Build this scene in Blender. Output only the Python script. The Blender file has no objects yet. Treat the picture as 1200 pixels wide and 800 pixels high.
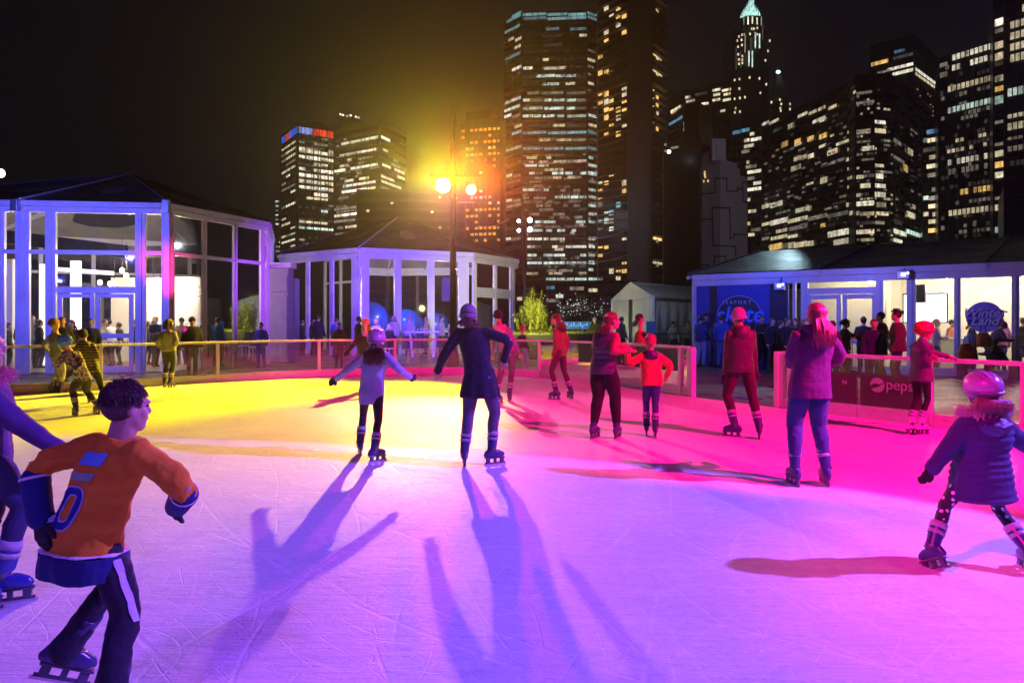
import bpy, math, random
import numpy as np
from mathutils import Vector, Matrix, noise as mnoise
random.seed(7); rng = np.random.default_rng(7)
scene = bpy.context.scene
COL = scene.collection
CAMZ = 1.56; F = 800.0; HY = 376.0

# ---------------------------------------------------------------- camera
cam_data = bpy.data.cameras.new("camera"); cam = bpy.data.objects.new("camera", cam_data); COL.objects.link(cam)
cam.location = (0, 0, CAMZ); cam.rotation_euler = (math.radians(90), 0, 0)
cam_data.lens = 24; cam_data.sensor_width = 36; cam_data.shift_y = -0.02
cam_data.clip_start = 0.05; cam_data.clip_end = 4000
scene.camera = cam
# ---------------------------------------------------------------- exposure
scene.view_settings.view_transform = 'Standard'; scene.view_settings.look = 'None'
scene.view_settings.exposure = 0.0; scene.view_settings.gamma = 1.0
scene.render.engine = 'CYCLES'
scene.cycles.max_bounces = 4; scene.cycles.diffuse_bounces = 3; scene.cycles.glossy_bounces = 3; scene.cycles.volume_bounces = 0; scene.cycles.transparent_max_bounces = 12
scene.cycles.use_adaptive_sampling = True; scene.cycles.adaptive_threshold = 0.02; scene.cycles.use_light_tree = True
# ---------------------------------------------------------------- world: clear night over a lit city
world = bpy.data.worlds.new("World"); scene.world = world; world.use_nodes = True
nt = world.node_tree; nt.nodes.clear()
wo = nt.nodes.new('ShaderNodeOutputWorld'); bg = nt.nodes.new('ShaderNodeBackground')
tc = nt.nodes.new('ShaderNodeTexCoord'); sx = nt.nodes.new('ShaderNodeSeparateXYZ'); cr = nt.nodes.new('ShaderNodeValToRGB')
nt.links.new(tc.outputs['Generated'], sx.inputs[0]); nt.links.new(sx.outputs['Z'], cr.inputs[0])
cr.color_ramp.elements[0].position = 0.0; cr.color_ramp.elements[0].color = (0.0055, 0.0042, 0.0070, 1)
cr.color_ramp.elements[1].position = 0.55; cr.color_ramp.elements[1].color = (0.0032, 0.0030, 0.0062, 1)
nt.links.new(cr.outputs[0], bg.inputs[0]); bg.inputs[1].default_value = 0.75
nt.links.new(bg.outputs[0], wo.inputs[0])

# ---------------------------------------------------------------- rink and facade lights (coloured spots, with added fills and glow beams)
def spot(name, loc, target, color, watts, size_deg, blend=0.4, radius=0.12):
    d = bpy.data.lights.new(name, 'SPOT'); o = bpy.data.objects.new(name, d); COL.objects.link(o)
    o.location = loc; v = Vector(target) - Vector(loc)
    o.rotation_euler = v.to_track_quat('-Z', 'Y').to_euler()
    d.color = color; d.energy = watts; d.spot_size = math.radians(size_deg); d.spot_blend = blend; d.shadow_soft_size = radius
    return o
def point(name, loc, color, watts, radius=0.15):
    d = bpy.data.lights.new(name, 'POINT'); o = bpy.data.objects.new(name, d); COL.objects.link(o)
    o.location = loc; d.color = color; d.energy = watts; d.shadow_soft_size = radius
    return o
POLE = (-2.07, 24.0)
spot('yellow_lamp_light', (-2.4, 23.4, 6.2), (-7.6, 14.3, 0), (1.0, 0.68, 0.0), 25000, 38, 0.55, 0.10)
spot('yellow_lamp_light', (-2.35, 23.4, 6.2), (-3.3, 13.6, 0), (1.0, 0.64, 0.0), 19000, 35, 0.6, 0.10)
spot('yellow_lamp_light', (-2.45, 23.4, 6.2), (-13.0, 13.0, 0), (1.0, 0.66, 0.05), 12000, 40, 0.6, 0.10)
spot('yellow_lamp_front_light', (-2.4, 23.35, 6.2), (-1.6, 6.2, 0), (1.0, 0.28, 0.42), 7800, 33, 0.7, 0.09)
spot('pink_lamp_light', (-1.42, 23.4, 6.05), (1.0, 5.5, 0), (1.0, 0.04, 0.30), 4200, 38, 0.5, 0.08)
spot('violet_rink_light', (10.4, 4.6, 6.9), (-2.2, 3.4, 0), (0.27, 0.095, 1.0), 13800, 42, 0.10, 0.10)
spot('violet_fill_light', (-5.0, -5.0, 6.0), (-1.0, 6.5, 0.5), (0.24, 0.08, 1.0), 450, 60, 0.5, 0.12)
spot('violet_front_fill', (-3.0, -3.0, 8.0), (-0.5, 3.3, 0), (0.25, 0.08, 1.0), 1300, 42, 0.5, 0.12)  # second violet fill, added for the near ice
spot('magenta_rink_light', (9.5, 2.5, 8.5), (4.4, 11.4, 0), (1.0, 0.0, 0.23), 18500, 52, 0.25, 0.12)
spot('magenta_front_fill', (-5.5, -1.0, 8.2), (5.0, 4.6, 0), (1.0, 0.0, 0.28), 9000, 26, 0.9, 0.12)  # added fill, keeps the shadows at near right magenta
spot('magenta_side_light', (16.0, 9.0, 6.0), (2.6, 11.5, 1.0), (1.0, 0.0, 0.16), 2600, 46, 0.6, 0.12)
spot('yellow_glow_beam', (-2.4, 23.3, 6.27), (-1.6, 13.3, 8.5), (0.70, 0.92, 0.0), 21000, 52, 0.10, 0.05)  # extra beam added only to make a yellow glow in the haze
spot('orange_glow_beam', (-1.42, 23.3, 6.12), (-.6, 13.3, 8.4), (1.0, 0.11, 0.0), 27000, 52, 0.10, 0.04)  # extra beam added for the orange glow beside it
spot('tower_fill_light', (30.0, 40.0, 22.0), (47.0, 150.0, 24.0), (.88, .80, 1.0), 60000, 32, 0.8, 0.5)  # unseen lamp added to lift the grey and concrete towers
spot('blue_facade_light', (-13.5, 15.5, 4.0), (-13.2, 21.0, 3.6), (0.09, 0.10, 1.0), 2000, 95, 0.7, 0.05)
spot('magenta_facade_light', (-8.9, 18.6, 1.0), (-10.83, 21.4, 3.2), (1.0, 0.02, 0.30), 1500, 26, 0.8, 0.03)
spot('purple_facade_light', (-4.5, 24.5, 3.2), (-5.2, 33.0, 3.6), (0.16, 0.06, 1.0), 4200, 115, 0.8, 0.05)
spot('purple_wall_light', (-6.5, 22.0, 3.0), (-10.0, 27.5, 2.8), (0.36, 0.04, 1.0), 1100, 80, 0.8, 0.05)
spot('blue_awning_light', (8.2, 18.2, 3.0), (11.0, 22.5, 2.6), (0.14, 0.13, 0.9), 520, 140, 0.8, 0.05)
spot('blue_board_light', (6.0, 20.5, 3.6), (7.9, 24.2, 1.9), (0.03, 0.09, 0.9), 330, 100, 0.8, 0.05)

# ---------------------------------------------------------------- helpers
WM = {}
def pt(px, py, Y):                       # photo pixel + distance -> world point
    return Vector(((px-600)/F*Y, Y, CAMZ-(py-HY)/F*Y))
def gpt(px, py, z=0.0):                  # photo pixel of something standing at height z -> point
    Y = F*(CAMZ-z)/(py-HY); return Vector(((px-600)/F*Y, Y, z))
def tag(o, label=None, cat=None, group=None, kind=None):
    if label: o['label'] = label
    if cat: o['category'] = cat
    if group: o['group'] = group
    if kind: o['kind'] = kind
    return o
def thing(name, label, cat, loc, group=None):
    o = bpy.data.objects.new(name, None); COL.objects.link(o); o.location = loc; o.empty_display_size = .2
    WM[o.name] = Matrix.Translation(Vector(loc)); return tag(o, label, cat, group)
def link(name, data, mat=None, parent=None, color=None, kind=None):
    o = bpy.data.objects.new(name, data); COL.objects.link(o); WM[o.name] = Matrix.Identity(4)
    if mat is not None and hasattr(data, 'materials') and len(data.materials) == 0: data.materials.append(mat)
    if parent is not None:
        o.parent = parent; o.matrix_parent_inverse = WM[parent.name].inverted()
    if color: o.color = (color[0], color[1], color[2], 1)
    if kind: o['kind'] = kind
    return o

class Soup:
    def __init__(s): s.v = []; s.f = []; s.n = 0
    def add(s, verts, faces):
        s.v.append(np.asarray(verts, float).reshape(-1, 3)); b = s.n
        s.f.extend([tuple(i+b for i in q) for q in faces]); s.n += len(s.v[-1]); return s
    def rings(s, rings, cap0=True, cap1=True):
        n = len(rings[0]); V = np.concatenate(rings); fs = []
        for k in range(len(rings)-1):
            a = k*n; b = a+n
            for i in range(n):
                j = (i+1) % n; fs.append((a+i, a+j, b+j, b+i))
        if cap0: fs.append(tuple(range(n))[::-1])
        if cap1: fs.append(tuple(range((len(rings)-1)*n, len(rings)*n)))
        return s.add(V, fs)
    def tube(s, pts, rad, n=10, side=None, flat=1.0, round_=True):
        P = [np.array(p, float) for p in pts]; m = len(P)
        T = []
        for i in range(m):
            a = P[max(i-1, 0)]; b = P[min(i+1, m-1)]; t = b-a; T.append(t/(np.linalg.norm(t)+1e-9))
        ref = np.array(side, float) if side is not None else (np.array([0, 0, 1.]) if abs(T[0][2]) < .8 else np.array([0, 1., 0]))
        rings = []; ang = np.linspace(0, 2*np.pi, n, endpoint=False)
        us = []; cur = ref
        for t in T:                       # frames carried along the path so limbs never twist or pinch
            cur = cur-t*np.dot(cur, t)
            if np.linalg.norm(cur) < 1e-4: cur = np.array([1., 0, 0])-t*t[0]
            cur = cur/np.linalg.norm(cur); us.append(cur)
        def ring(c, t, r):
            u = us[min(range(m), key=lambda q_: abs(T[q_]-t).sum())]; w = np.cross(t, u)
            return c+np.outer(np.cos(ang)*r, u)+np.outer(np.sin(ang)*r*flat, w)
        if round_:
            for q in (80, 50, 22): rings.append(ring(P[0]-T[0]*rad[0]*math.sin(math.radians(q)), T[0], rad[0]*math.cos(math.radians(q))))
        for i in range(m): rings.append(ring(P[i], T[i], rad[i]))
        if round_:
            for q in (22, 50, 80): rings.append(ring(P[-1]+T[-1]*rad[-1]*math.sin(math.radians(q)), T[-1], rad[-1]*math.cos(math.radians(q))))
        return s.rings(rings)
    def ell(s, c, rx, ry, rz, r=(1, 0, 0), f=(0, 1, 0), u=(0, 0, 1), n=14, m=9):
        c = np.array(c, float); r = np.array(r, float); f = np.array(f, float); u = np.array(u, float)
        ang = np.linspace(0, 2*np.pi, n, endpoint=False); rings = []
        for k in range(m):
            p = -math.pi/2+math.pi*(k+.35)/(m-.3); rr = math.cos(p)
            rings.append(c+np.outer(np.cos(ang)*rx*rr, r)+np.outer(np.sin(ang)*ry*rr, f)+u*rz*math.sin(p))
        return s.rings(rings)
    def loft(s, secs, n=20, sq=2.3):     # secs: (center, right, fwd, a, b)
        ang = np.linspace(0, 2*np.pi, n, endpoint=False); rings = []
        cs = np.sign(np.cos(ang))*np.abs(np.cos(ang))**(2/sq); sn = np.sign(np.sin(ang))*np.abs(np.sin(ang))**(2/sq)
        for c, r, f, a, b in secs:
            rings.append(np.array(c, float)+np.outer(cs*a, np.array(r, float))+np.outer(sn*b, np.array(f, float)))
        return s.rings(rings)
    def box(s, c, sx, sy, sz, X=(1, 0, 0), Y=(0, 1, 0), Z=(0, 0, 1)):
        c = np.array(c, float); X = np.array(X, float)*sx/2; Y = np.array(Y, float)*sy/2; Z = np.array(Z, float)*sz/2
        v = [c+a*X+b*Y+d*Z for a in (-1, 1) for b in (-1, 1) for d in (-1, 1)]
        return s.add(v, [(0, 1, 3, 2), (4, 6, 7, 5), (0, 4, 5, 1), (2, 3, 7, 6), (0, 2, 6, 4), (1, 5, 7, 3)])
    def beam(s, p, q, w, h, up=(0, 0, 1)):       # box from p to q, w across, h along up
        p = Vector(p); q = Vector(q); d = (q-p); L = d.length; d.normalize(); up = Vector(up)
        side = d.cross(up)
        if side.length < 1e-4: side = Vector((1, 0, 0))
        side.normalize(); u2 = side.cross(d)
        return s.box((p+q)/2, L, w, h, d, side, u2)
    def mesh(s, name, smooth=False):
        me = bpy.data.meshes.new(name); me.from_pydata(np.concatenate(s.v).tolist(), [], s.f); me.update()
        if smooth: me.polygons.foreach_set('use_smooth', [True]*len(me.polygons))
        return me
    def obj(s, name, mat, parent=None, smooth=False, color=None, kind=None, bevel=0):
        o = link(name, s.mesh(name, smooth), mat, parent, color, kind)
        if bevel:
            b = o.modifiers.new('bevel', 'BEVEL'); b.width = bevel; b.segments = 2; b.limit_method = 'ANGLE'
        return o

# ---------------------------------------------------------------- materials
class NB:
    def __init__(s, name):
        s.m = bpy.data.materials.new(name); s.m.use_nodes = True; s.t = s.m.node_tree; s.t.nodes.clear()
        s.out = s.t.nodes.new('ShaderNodeOutputMaterial')
    def n(s, typ, **kw):
        nd = s.t.nodes.new('ShaderNode'+typ)
        for k, v in kw.items(): setattr(nd, k, v)
        return nd
    def l(s, a, b): s.t.links.new(a, b)
    def setin(s, nd, **kw):
        for k, v in kw.items(): nd.inputs[k.replace('_', ' ')].default_value = v
    def tex(s, scale=(1, 1, 1), rot=(0, 0, 0), loc=(0, 0, 0), coord='Object'):
        t = s.n('TexCoord'); m = s.n('Mapping'); m.inputs['Scale'].default_value = scale; m.inputs['Rotation'].default_value = rot
        m.inputs['Location'].default_value = loc
        s.l(t.outputs[coord], m.inputs[0]); return m.outputs[0]
    def noise(s, vec, scale, detail=3, rough=.5, dist=0):
        x = s.n('TexNoise'); s.l(vec, x.inputs['Vector']); x.inputs['Scale'].default_value = scale
        x.inputs['Detail'].default_value = detail; x.inputs['Roughness'].default_value = rough; x.inputs['Distortion'].default_value = dist
        return x.outputs['Fac']
    def ramp(s, fac, stops):
        r = s.n('ValToRGB'); s.l(fac, r.inputs[0]); e = r.color_ramp.elements
        while len(e) < len(stops): e.new(0.5)
        for i, (p, c) in enumerate(stops):
            e[i].position = p; e[i].color = (c, c, c, 1) if isinstance(c, (int, float)) else (*c, 1)
        return r.outputs[0]
    def mix(s, a, b, fac, mode='MIX'):
        x = s.n('Mix', data_type='RGBA', blend_type=mode)
        for sock, v in ((x.inputs[0], fac), (x.inputs[6], a), (x.inputs[7], b)):
            if isinstance(v, bpy.types.NodeSocket): s.l(v, sock)
            elif isinstance(v, (int, float)): sock.default_value = v
            else: sock.default_value = (*v, 1)
        return x.outputs[2]
    def math(s, op, a, b=0.0, c=0.0):
        x = s.n('Math', operation=op)
        for i, v in enumerate((a, b, c)):
            if isinstance(v, bpy.types.NodeSocket): s.l(v, x.inputs[i])
            else: x.inputs[i].default_value = v
        return x.outputs[0]
    def bump(s, h, strength=.3, dist=.01):
        b = s.n('Bump'); s.l(h, b.inputs['Height']); b.inputs['Strength'].default_value = strength; b.inputs['Distance'].default_value = dist
        return b.outputs[0]
    def bsdf(s, color=None, rough=.6, metal=0, normal=None, **kw):
        p = s.n('BsdfPrincipled')
        if isinstance(color, bpy.types.NodeSocket): s.l(color, p.inputs['Base Color'])
        elif color is not None: p.inputs['Base Color'].default_value = (*color, 1)
        if isinstance(rough, bpy.types.NodeSocket): s.l(rough, p.inputs['Roughness'])
        else: p.inputs['Roughness'].default_value = rough
        p.inputs['Metallic'].default_value = metal
        if normal is not None: s.l(normal, p.inputs['Normal'])
        for k, v in kw.items(): p.inputs[k.replace('_', ' ')].default_value = v
        s.l(p.outputs[0], s.out.inputs[0]); return p

def m_plain(name, color, rough=.6, metal=0, var=.25, nscale=4, bump=.15, bscale=60):
    b = NB(name); v = b.tex()
    f = b.noise(v, nscale, 5, .6)
    c = b.mix(tuple(x*(1-var) for x in color), tuple(min(1, x*(1+var*.6)) for x in color), b.ramp(f, [(.3, 0), (.7, 1)]))
    r = b.math('ADD', b.math('MULTIPLY', b.noise(v, nscale*3, 4), .25), rough-.12)
    b.bsdf(c, r, metal, b.bump(b.noise(v, bscale, 3), bump, .004)); return b.m
def m_objcol(name, rough=.85, sheen=.04, pattern=None, bscale=220, fold=.5):
    b = NB(name); oi = b.n('ObjectInfo'); v = b.tex(); col = oi.outputs['Color']
    vv = b.math('ADD', b.math('MULTIPLY', b.noise(v, 9, 4), .5), .72)
    c = b.mix(col, (0, 0, 0), 0.0); mm = b.n('VectorMath', operation='SCALE'); b.l(c, mm.inputs[0]); b.l(vv, mm.inputs[3]); c = mm.outputs[0]
    if pattern == 'camo':
        k = b.ramp(b.noise(b.tex((1, 1, 1.6)), 17, 2, .5), [(.47, 0), (.5, 1)]); k2 = b.ramp(b.noise(b.tex(loc=(5, 3, 1)), 21, 2, .5), [(.56, 0), (.58, 1)])
        c = b.mix(c, (.42, .38, .30), k); c = b.mix(c, (.015, .015, .02), k2)
    if pattern == 'dots':
        vo = b.n('TexVoronoi', feature='F1'); b.l(b.tex((1, 1, 1)), vo.inputs['Vector']); vo.inputs['Scale'].default_value = 26; vo.inputs['Randomness'].default_value = .25
        c = b.mix((.75, .72, .8), c, b.ramp(vo.outputs['Distance'], [(.27, 0), (.33, 1)]))
    if pattern == 'stripe':
        w = b.n('TexWave'); w.bands_direction = 'Z'; b.l(b.tex(), w.inputs['Vector']); w.inputs['Scale'].default_value = 6; w.inputs['Distortion'].default_value = 2.5
        c = b.mix(c, (.015, .015, .02), b.ramp(w.outputs[1], [(.5, 0), (.56, 1)]))
    if pattern == 'check':
        w = b.n('TexWave'); w.bands_direction = 'Z'; b.l(b.tex(), w.inputs['Vector']); w.inputs['Scale'].default_value = 11; w.inputs['Distortion'].default_value = .6
        w2 = b.n('TexWave'); w2.bands_direction = 'X'; b.l(b.tex(), w2.inputs['Vector']); w2.inputs['Scale'].default_value = 11
        c = b.mix(c, (.35, .22, .45), b.ramp(b.math('MULTIPLY', w.outputs[1], w2.outputs[1]), [(.35, 0), (.5, .8)]))
    h = b.math('ADD', b.math('MULTIPLY', b.noise(v, bscale, 2), .25), b.math('MULTIPLY', b.noise(v, 14, 3, .5, .6), fold*3))
    p = b.bsdf(c, rough, 0, b.bump(h, .45, .012)); p.inputs['Sheen Weight'].default_value = sheen
    return b.m
def m_knit():
    b = NB('knit_wool'); oi = b.n('ObjectInfo'); v = b.tex()
    w = b.n('TexWave'); w.bands_direction = 'X'; b.l(v, w.inputs['Vector']); w.inputs['Scale'].default_value = 34; w.inputs['Distortion'].default_value = 1
    c = b.mix((.35, .35, .35), (1, 1, 1), b.noise(v, 60, 3)); c = b.mix(c, oi.outputs['Color'], 1, 'MULTIPLY')
    b.bsdf(c, .95, 0, b.bump(b.math('ADD', w.outputs[1], b.noise(v, 90, 2)), .8, .01), Sheen_Weight=.08); return b.m
def m_skin():
    b = NB('skin'); oi = b.n('ObjectInfo'); v = b.tex()
    c = b.mix((.75, .62, .6), (1, 1, 1), b.noise(v, 25, 4)); c = b.mix(c, oi.outputs['Color'], 1, 'MULTIPLY')
    b.bsdf(c, .5, 0, b.bump(b.noise(v, 250, 3), .15, .002), Subsurface_Weight=.12, Subsurface_Scale=.01); return b.m
def m_hair():
    b = NB('hair_strands'); oi = b.n('ObjectInfo')
    f = b.noise(b.tex((1, 1, .12)), 210, 3); c = b.mix((.45, .45, .45), (1.5, 1.4, 1.3), f)
    c = b.mix(c, oi.outputs['Color'], 1, 'MULTIPLY'); b.bsdf(c, .42, 0, b.bump(f, .5, .004)); return b.m
def m_glass(name='clear_glass', tint=(1, 1, 1), amount=.92, dirt=.012):
    b = NB(name); tr = b.n('BsdfTransparent'); tr.inputs[0].default_value = (*tint, 1)
    gl = b.n('BsdfGlossy'); gl.inputs['Roughness'].default_value = .03
    df = b.n('BsdfDiffuse'); df.inputs[0].default_value = (.7, .72, .75, 1)
    fr = b.n('Fresnel'); fr.inputs[0].default_value = 1.45
    m1 = b.n('MixShader'); b.l(b.math('MULTIPLY', fr.outputs[0], 1.4), m1.inputs[0]); b.l(tr.outputs[0], m1.inputs[1]); b.l(gl.outputs[0], m1.inputs[2])
    m2 = b.n('MixShader'); v = b.tex((1, 1, .35))
    b.l(b.math('MULTIPLY', b.ramp(b.noise(v, 3.5, 6, .65), [(.35, .25), (.75, 1)]), dirt), m2.inputs[0])
    b.l(m1.outputs[0], m2.inputs[1]); b.l(df.outputs[0], m2.inputs[2]); b.l(m2.outputs[0], b.out.inputs[0]); return b.m
def m_window():
    b = NB('lit_window'); oi = b.n('ObjectInfo'); v = b.tex((1, 1, .25))
    f = b.noise(v, .55, 3, .7); f2 = b.noise(b.tex((1, 1, 1)), 1.4, 2)
    k = b.math('MULTIPLY', b.ramp(f, [(.32, .22), (.60, 1.25)]), b.ramp(f2, [(.3, .65), (.65, 1.2)]))
    e = b.n('Emission'); b.l(oi.outputs['Color'], e.inputs[0]); b.l(k, e.inputs[1]); b.l(e.outputs[0], b.out.inputs[0]); return b.m
def m_emit(name, color, s):
    b = NB(name); e = b.n('Emission'); e.inputs[0].default_value = (*color, 1); e.inputs[1].default_value = s; b.l(e.outputs[0], b.out.inputs[0]); return b.m
def m_ice():
    b = NB('skated_ice'); v = b.tex()
    def lines(scale, rot, loc, dist, lo, typ='BANDS', mscale=.6, seed=0):
        w = b.n('TexWave', wave_type=typ); b.l(b.tex((1, 1, 1), (0, 0, rot), loc), w.inputs['Vector'])
        w.inputs['Scale'].default_value = scale; w.inputs['Distortion'].default_value = dist; w.inputs['Detail'].default_value = 1.5; w.inputs['Detail Scale'].default_value = .35
        if typ == 'RINGS': w.rings_direction = 'Z'
        l = b.ramp(w.outputs[1], [(lo, 0), (1, 1)])
        mk = b.ramp(b.noise(b.tex(loc=(seed*7.3, seed*3.1, 0)), mscale, 4, .7), [(.46, 0), (.58, 1)])
        return b.math('MULTIPLY', l, mk)
    def cracks(scale, loc, w, mseed):
        vo = b.n('TexVoronoi', feature='DISTANCE_TO_EDGE'); nz = b.n('TexNoise'); b.l(v, nz.inputs['Vector']); nz.inputs['Scale'].default_value = 1.1; nz.inputs['Detail'].default_value = 1
        ad = b.n('VectorMath', operation='MULTIPLY_ADD'); b.l(nz.outputs['Color'], ad.inputs[0]); ad.inputs[1].default_value = (1.3, 1.3, 0); b.l(b.tex(loc=loc), ad.inputs[2])
        b.l(ad.outputs[0], vo.inputs['Vector']); vo.inputs['Scale'].default_value = scale
        l = b.ramp(vo.outputs['Distance'], [(0, 1), (w, 0)])
        mk = b.ramp(b.noise(b.tex(loc=(mseed, 0, 0)), 1.3, 4, .7), [(.42, 0), (.56, 1)])
        return b.math('MULTIPLY', b.math('MULTIPLY', l, mk), .33)
    L = [lines(.31, .3, (0, 0, 0), 5, .9992, seed=1), lines(.23, 1.2, (3, 1, 0), 6, .9994, seed=2), lines(.43, 2.2, (1, 7, 0), 5, .999, seed=3),
         lines(.55, 2.8, (2, 4, 0), 4, .998, mscale=1.1, seed=4), lines(.27, 0, (4, -7, 0), 2, .9995, 'RINGS', seed=5), lines(.33, 0, (-6, -11, 0), 3, .9994, 'RINGS', seed=6),
         lines(.71, .8, (2, 9, 0), 6, .997, mscale=1.5, seed=8), lines(.48, 0, (-3, -4, 0), 4, .999, 'RINGS', seed=9), lines(.62, 1.7, (8, -4, 0), 7, .998, mscale=1.4, seed=11), lines(.38, 0, (7, -2, 0), 5, .9992, 'RINGS', seed=12),
         cracks(.7, (0, 0, 0), .006, 3),
         lines(1.3, .5, (5, 3, 0), 9, .993, mscale=2.2, seed=15), lines(1.7, 2.5, (1, 2, 0), 9, .992, mscale=2.6, seed=17), lines(1.1, 0, (2, -3, 0), 8, .994, 'RINGS', mscale=2.0, seed=19), lines(2.1, 1.5, (9, 3, 0), 10, .99, mscale=3.1, seed=21)]
    s_ = L[0]
    for q in L[1:]: s_ = b.math('MAXIMUM', s_, q)
    blot = b.noise(v, .5, 5, .65); fine = b.noise(b.tex((1, 2.2, 1), (0, 0, .5)), 9, 5, .75); grain = b.noise(v, 55, 3, .7)
    brush = b.noise(b.tex((.9, 6, 1), (0, 0, .35)), 2.4, 6, .75, .4); brush2 = b.noise(b.tex((.8, 7, 1), (0, 0, -.5)), 2.0, 6, .75, .4)
    c = b.mix((.64, .65, .72), (.82, .82, .87), b.ramp(blot, [(.3, 0), (.7, 1)]))
    c = b.mix(c, (.50, .56, .66), b.math('MULTIPLY', b.ramp(brush, [(.5, 0), (.75, 1)]), .55))
    c = b.mix(c, (.93, .94, .96), b.math('MULTIPLY', b.ramp(brush2, [(.52, 0), (.75, 1)]), .6))
    c = b.mix(c, (.52, .57, .68), b.math('MULTIPLY', b.ramp(fine, [(.5, 0), (.75, 1)]), .4))
    c = b.mix(c, (.97, .97, .98), b.math('MULTIPLY', s_, .30))
    snow = b.math('MULTIPLY', b.ramp(b.noise(b.tex((1, 1.6, 1), (0, 0, .4)), 3.2, 8, .85, .6), [(.55, 0), (.66, 1)]), .8); c = b.mix(c, (.98, .98, .99), snow)
    c = b.mix(c, (.40, .45, .58), b.math('MULTIPLY', b.ramp(b.noise(v, 17, 6, .8), [(.52, 0), (.66, 1)]), .45))
    h = b.math('ADD', b.math('MULTIPLY', s_, -.32), b.math('ADD', b.math('ADD', b.math('MULTIPLY', fine, 1.1), b.math('MULTIPLY', snow, .5)), b.math('ADD', b.math('MULTIPLY', grain, .35), b.math('MULTIPLY', brush, 1.6))))
    r = b.math('ADD', .36, b.math('MULTIPLY', b.ramp(blot, [(.3, 0), (.7, 1)]), .25))
    b.bsdf(c, r, 0, b.bump(h, .55, .012), IOR=1.31, Specular_IOR_Level=.30); return b.m
def m_paving():
    b = NB('dark_paving'); v = b.tex()
    br = b.n('TexBrick'); b.l(v, br.inputs['Vector']); br.inputs['Scale'].default_value = 1.6; br.inputs['Mortar Size'].default_value = .008
    br.inputs['Color1'].default_value = (.085, .08, .08, 1); br.inputs['Color2'].default_value = (.12, .115, .11, 1); br.inputs['Mortar'].default_value = (.04, .04, .04, 1)
    c = b.mix(br.outputs[0], (.05, .05, .055), b.ramp(b.noise(v, .6, 5, .7), [(.35, .1), (.7, .9)]))
    r = b.ramp(b.noise(v, .8, 5, .6), [(.35, .22), (.65, .6)])
    b.bsdf(c, r, 0, b.bump(b.noise(v, 30, 4), .25, .01)); return b.m
def m_concrete(name, c0, var=.3, sc=.25):
    b = NB(name); v = b.tex()
    st = b.noise(b.tex((1, 1, .15)), sc*2, 5, .7); f = b.noise(v, sc, 5, .6)
    w = b.n('TexWave'); w.bands_direction = 'Z'; b.l(v, w.inputs['Vector']); w.inputs['Scale'].default_value = .42
    c = b.mix(tuple(x*(1-var) for x in c0), tuple(x*(1+var) for x in c0), b.math('MULTIPLY', b.math('ADD', st, f), .5))
    c = b.mix(c, tuple(x*.6 for x in c0), b.ramp(w.outputs[1], [(0, .6), (.08, 0)]))
    b.bsdf(c, .8, 0, b.bump(b.noise(v, 2, 4), .3, .1)); return b.m
def m_fabric_roof():
    b = NB('roof_membrane'); v = b.tex(); w = b.noise(b.tex((.5, .5, .5)), 1.5, 4, .6, 1.2)
    c = b.mix((.030, .030, .040), (.065, .065, .08), w)
    b.bsdf(c, b.ramp(b.noise(v, 1, 4), [(.3, .3), (.7, .5)]), 0, b.bump(w, .5, .12)); return b.m

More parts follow.
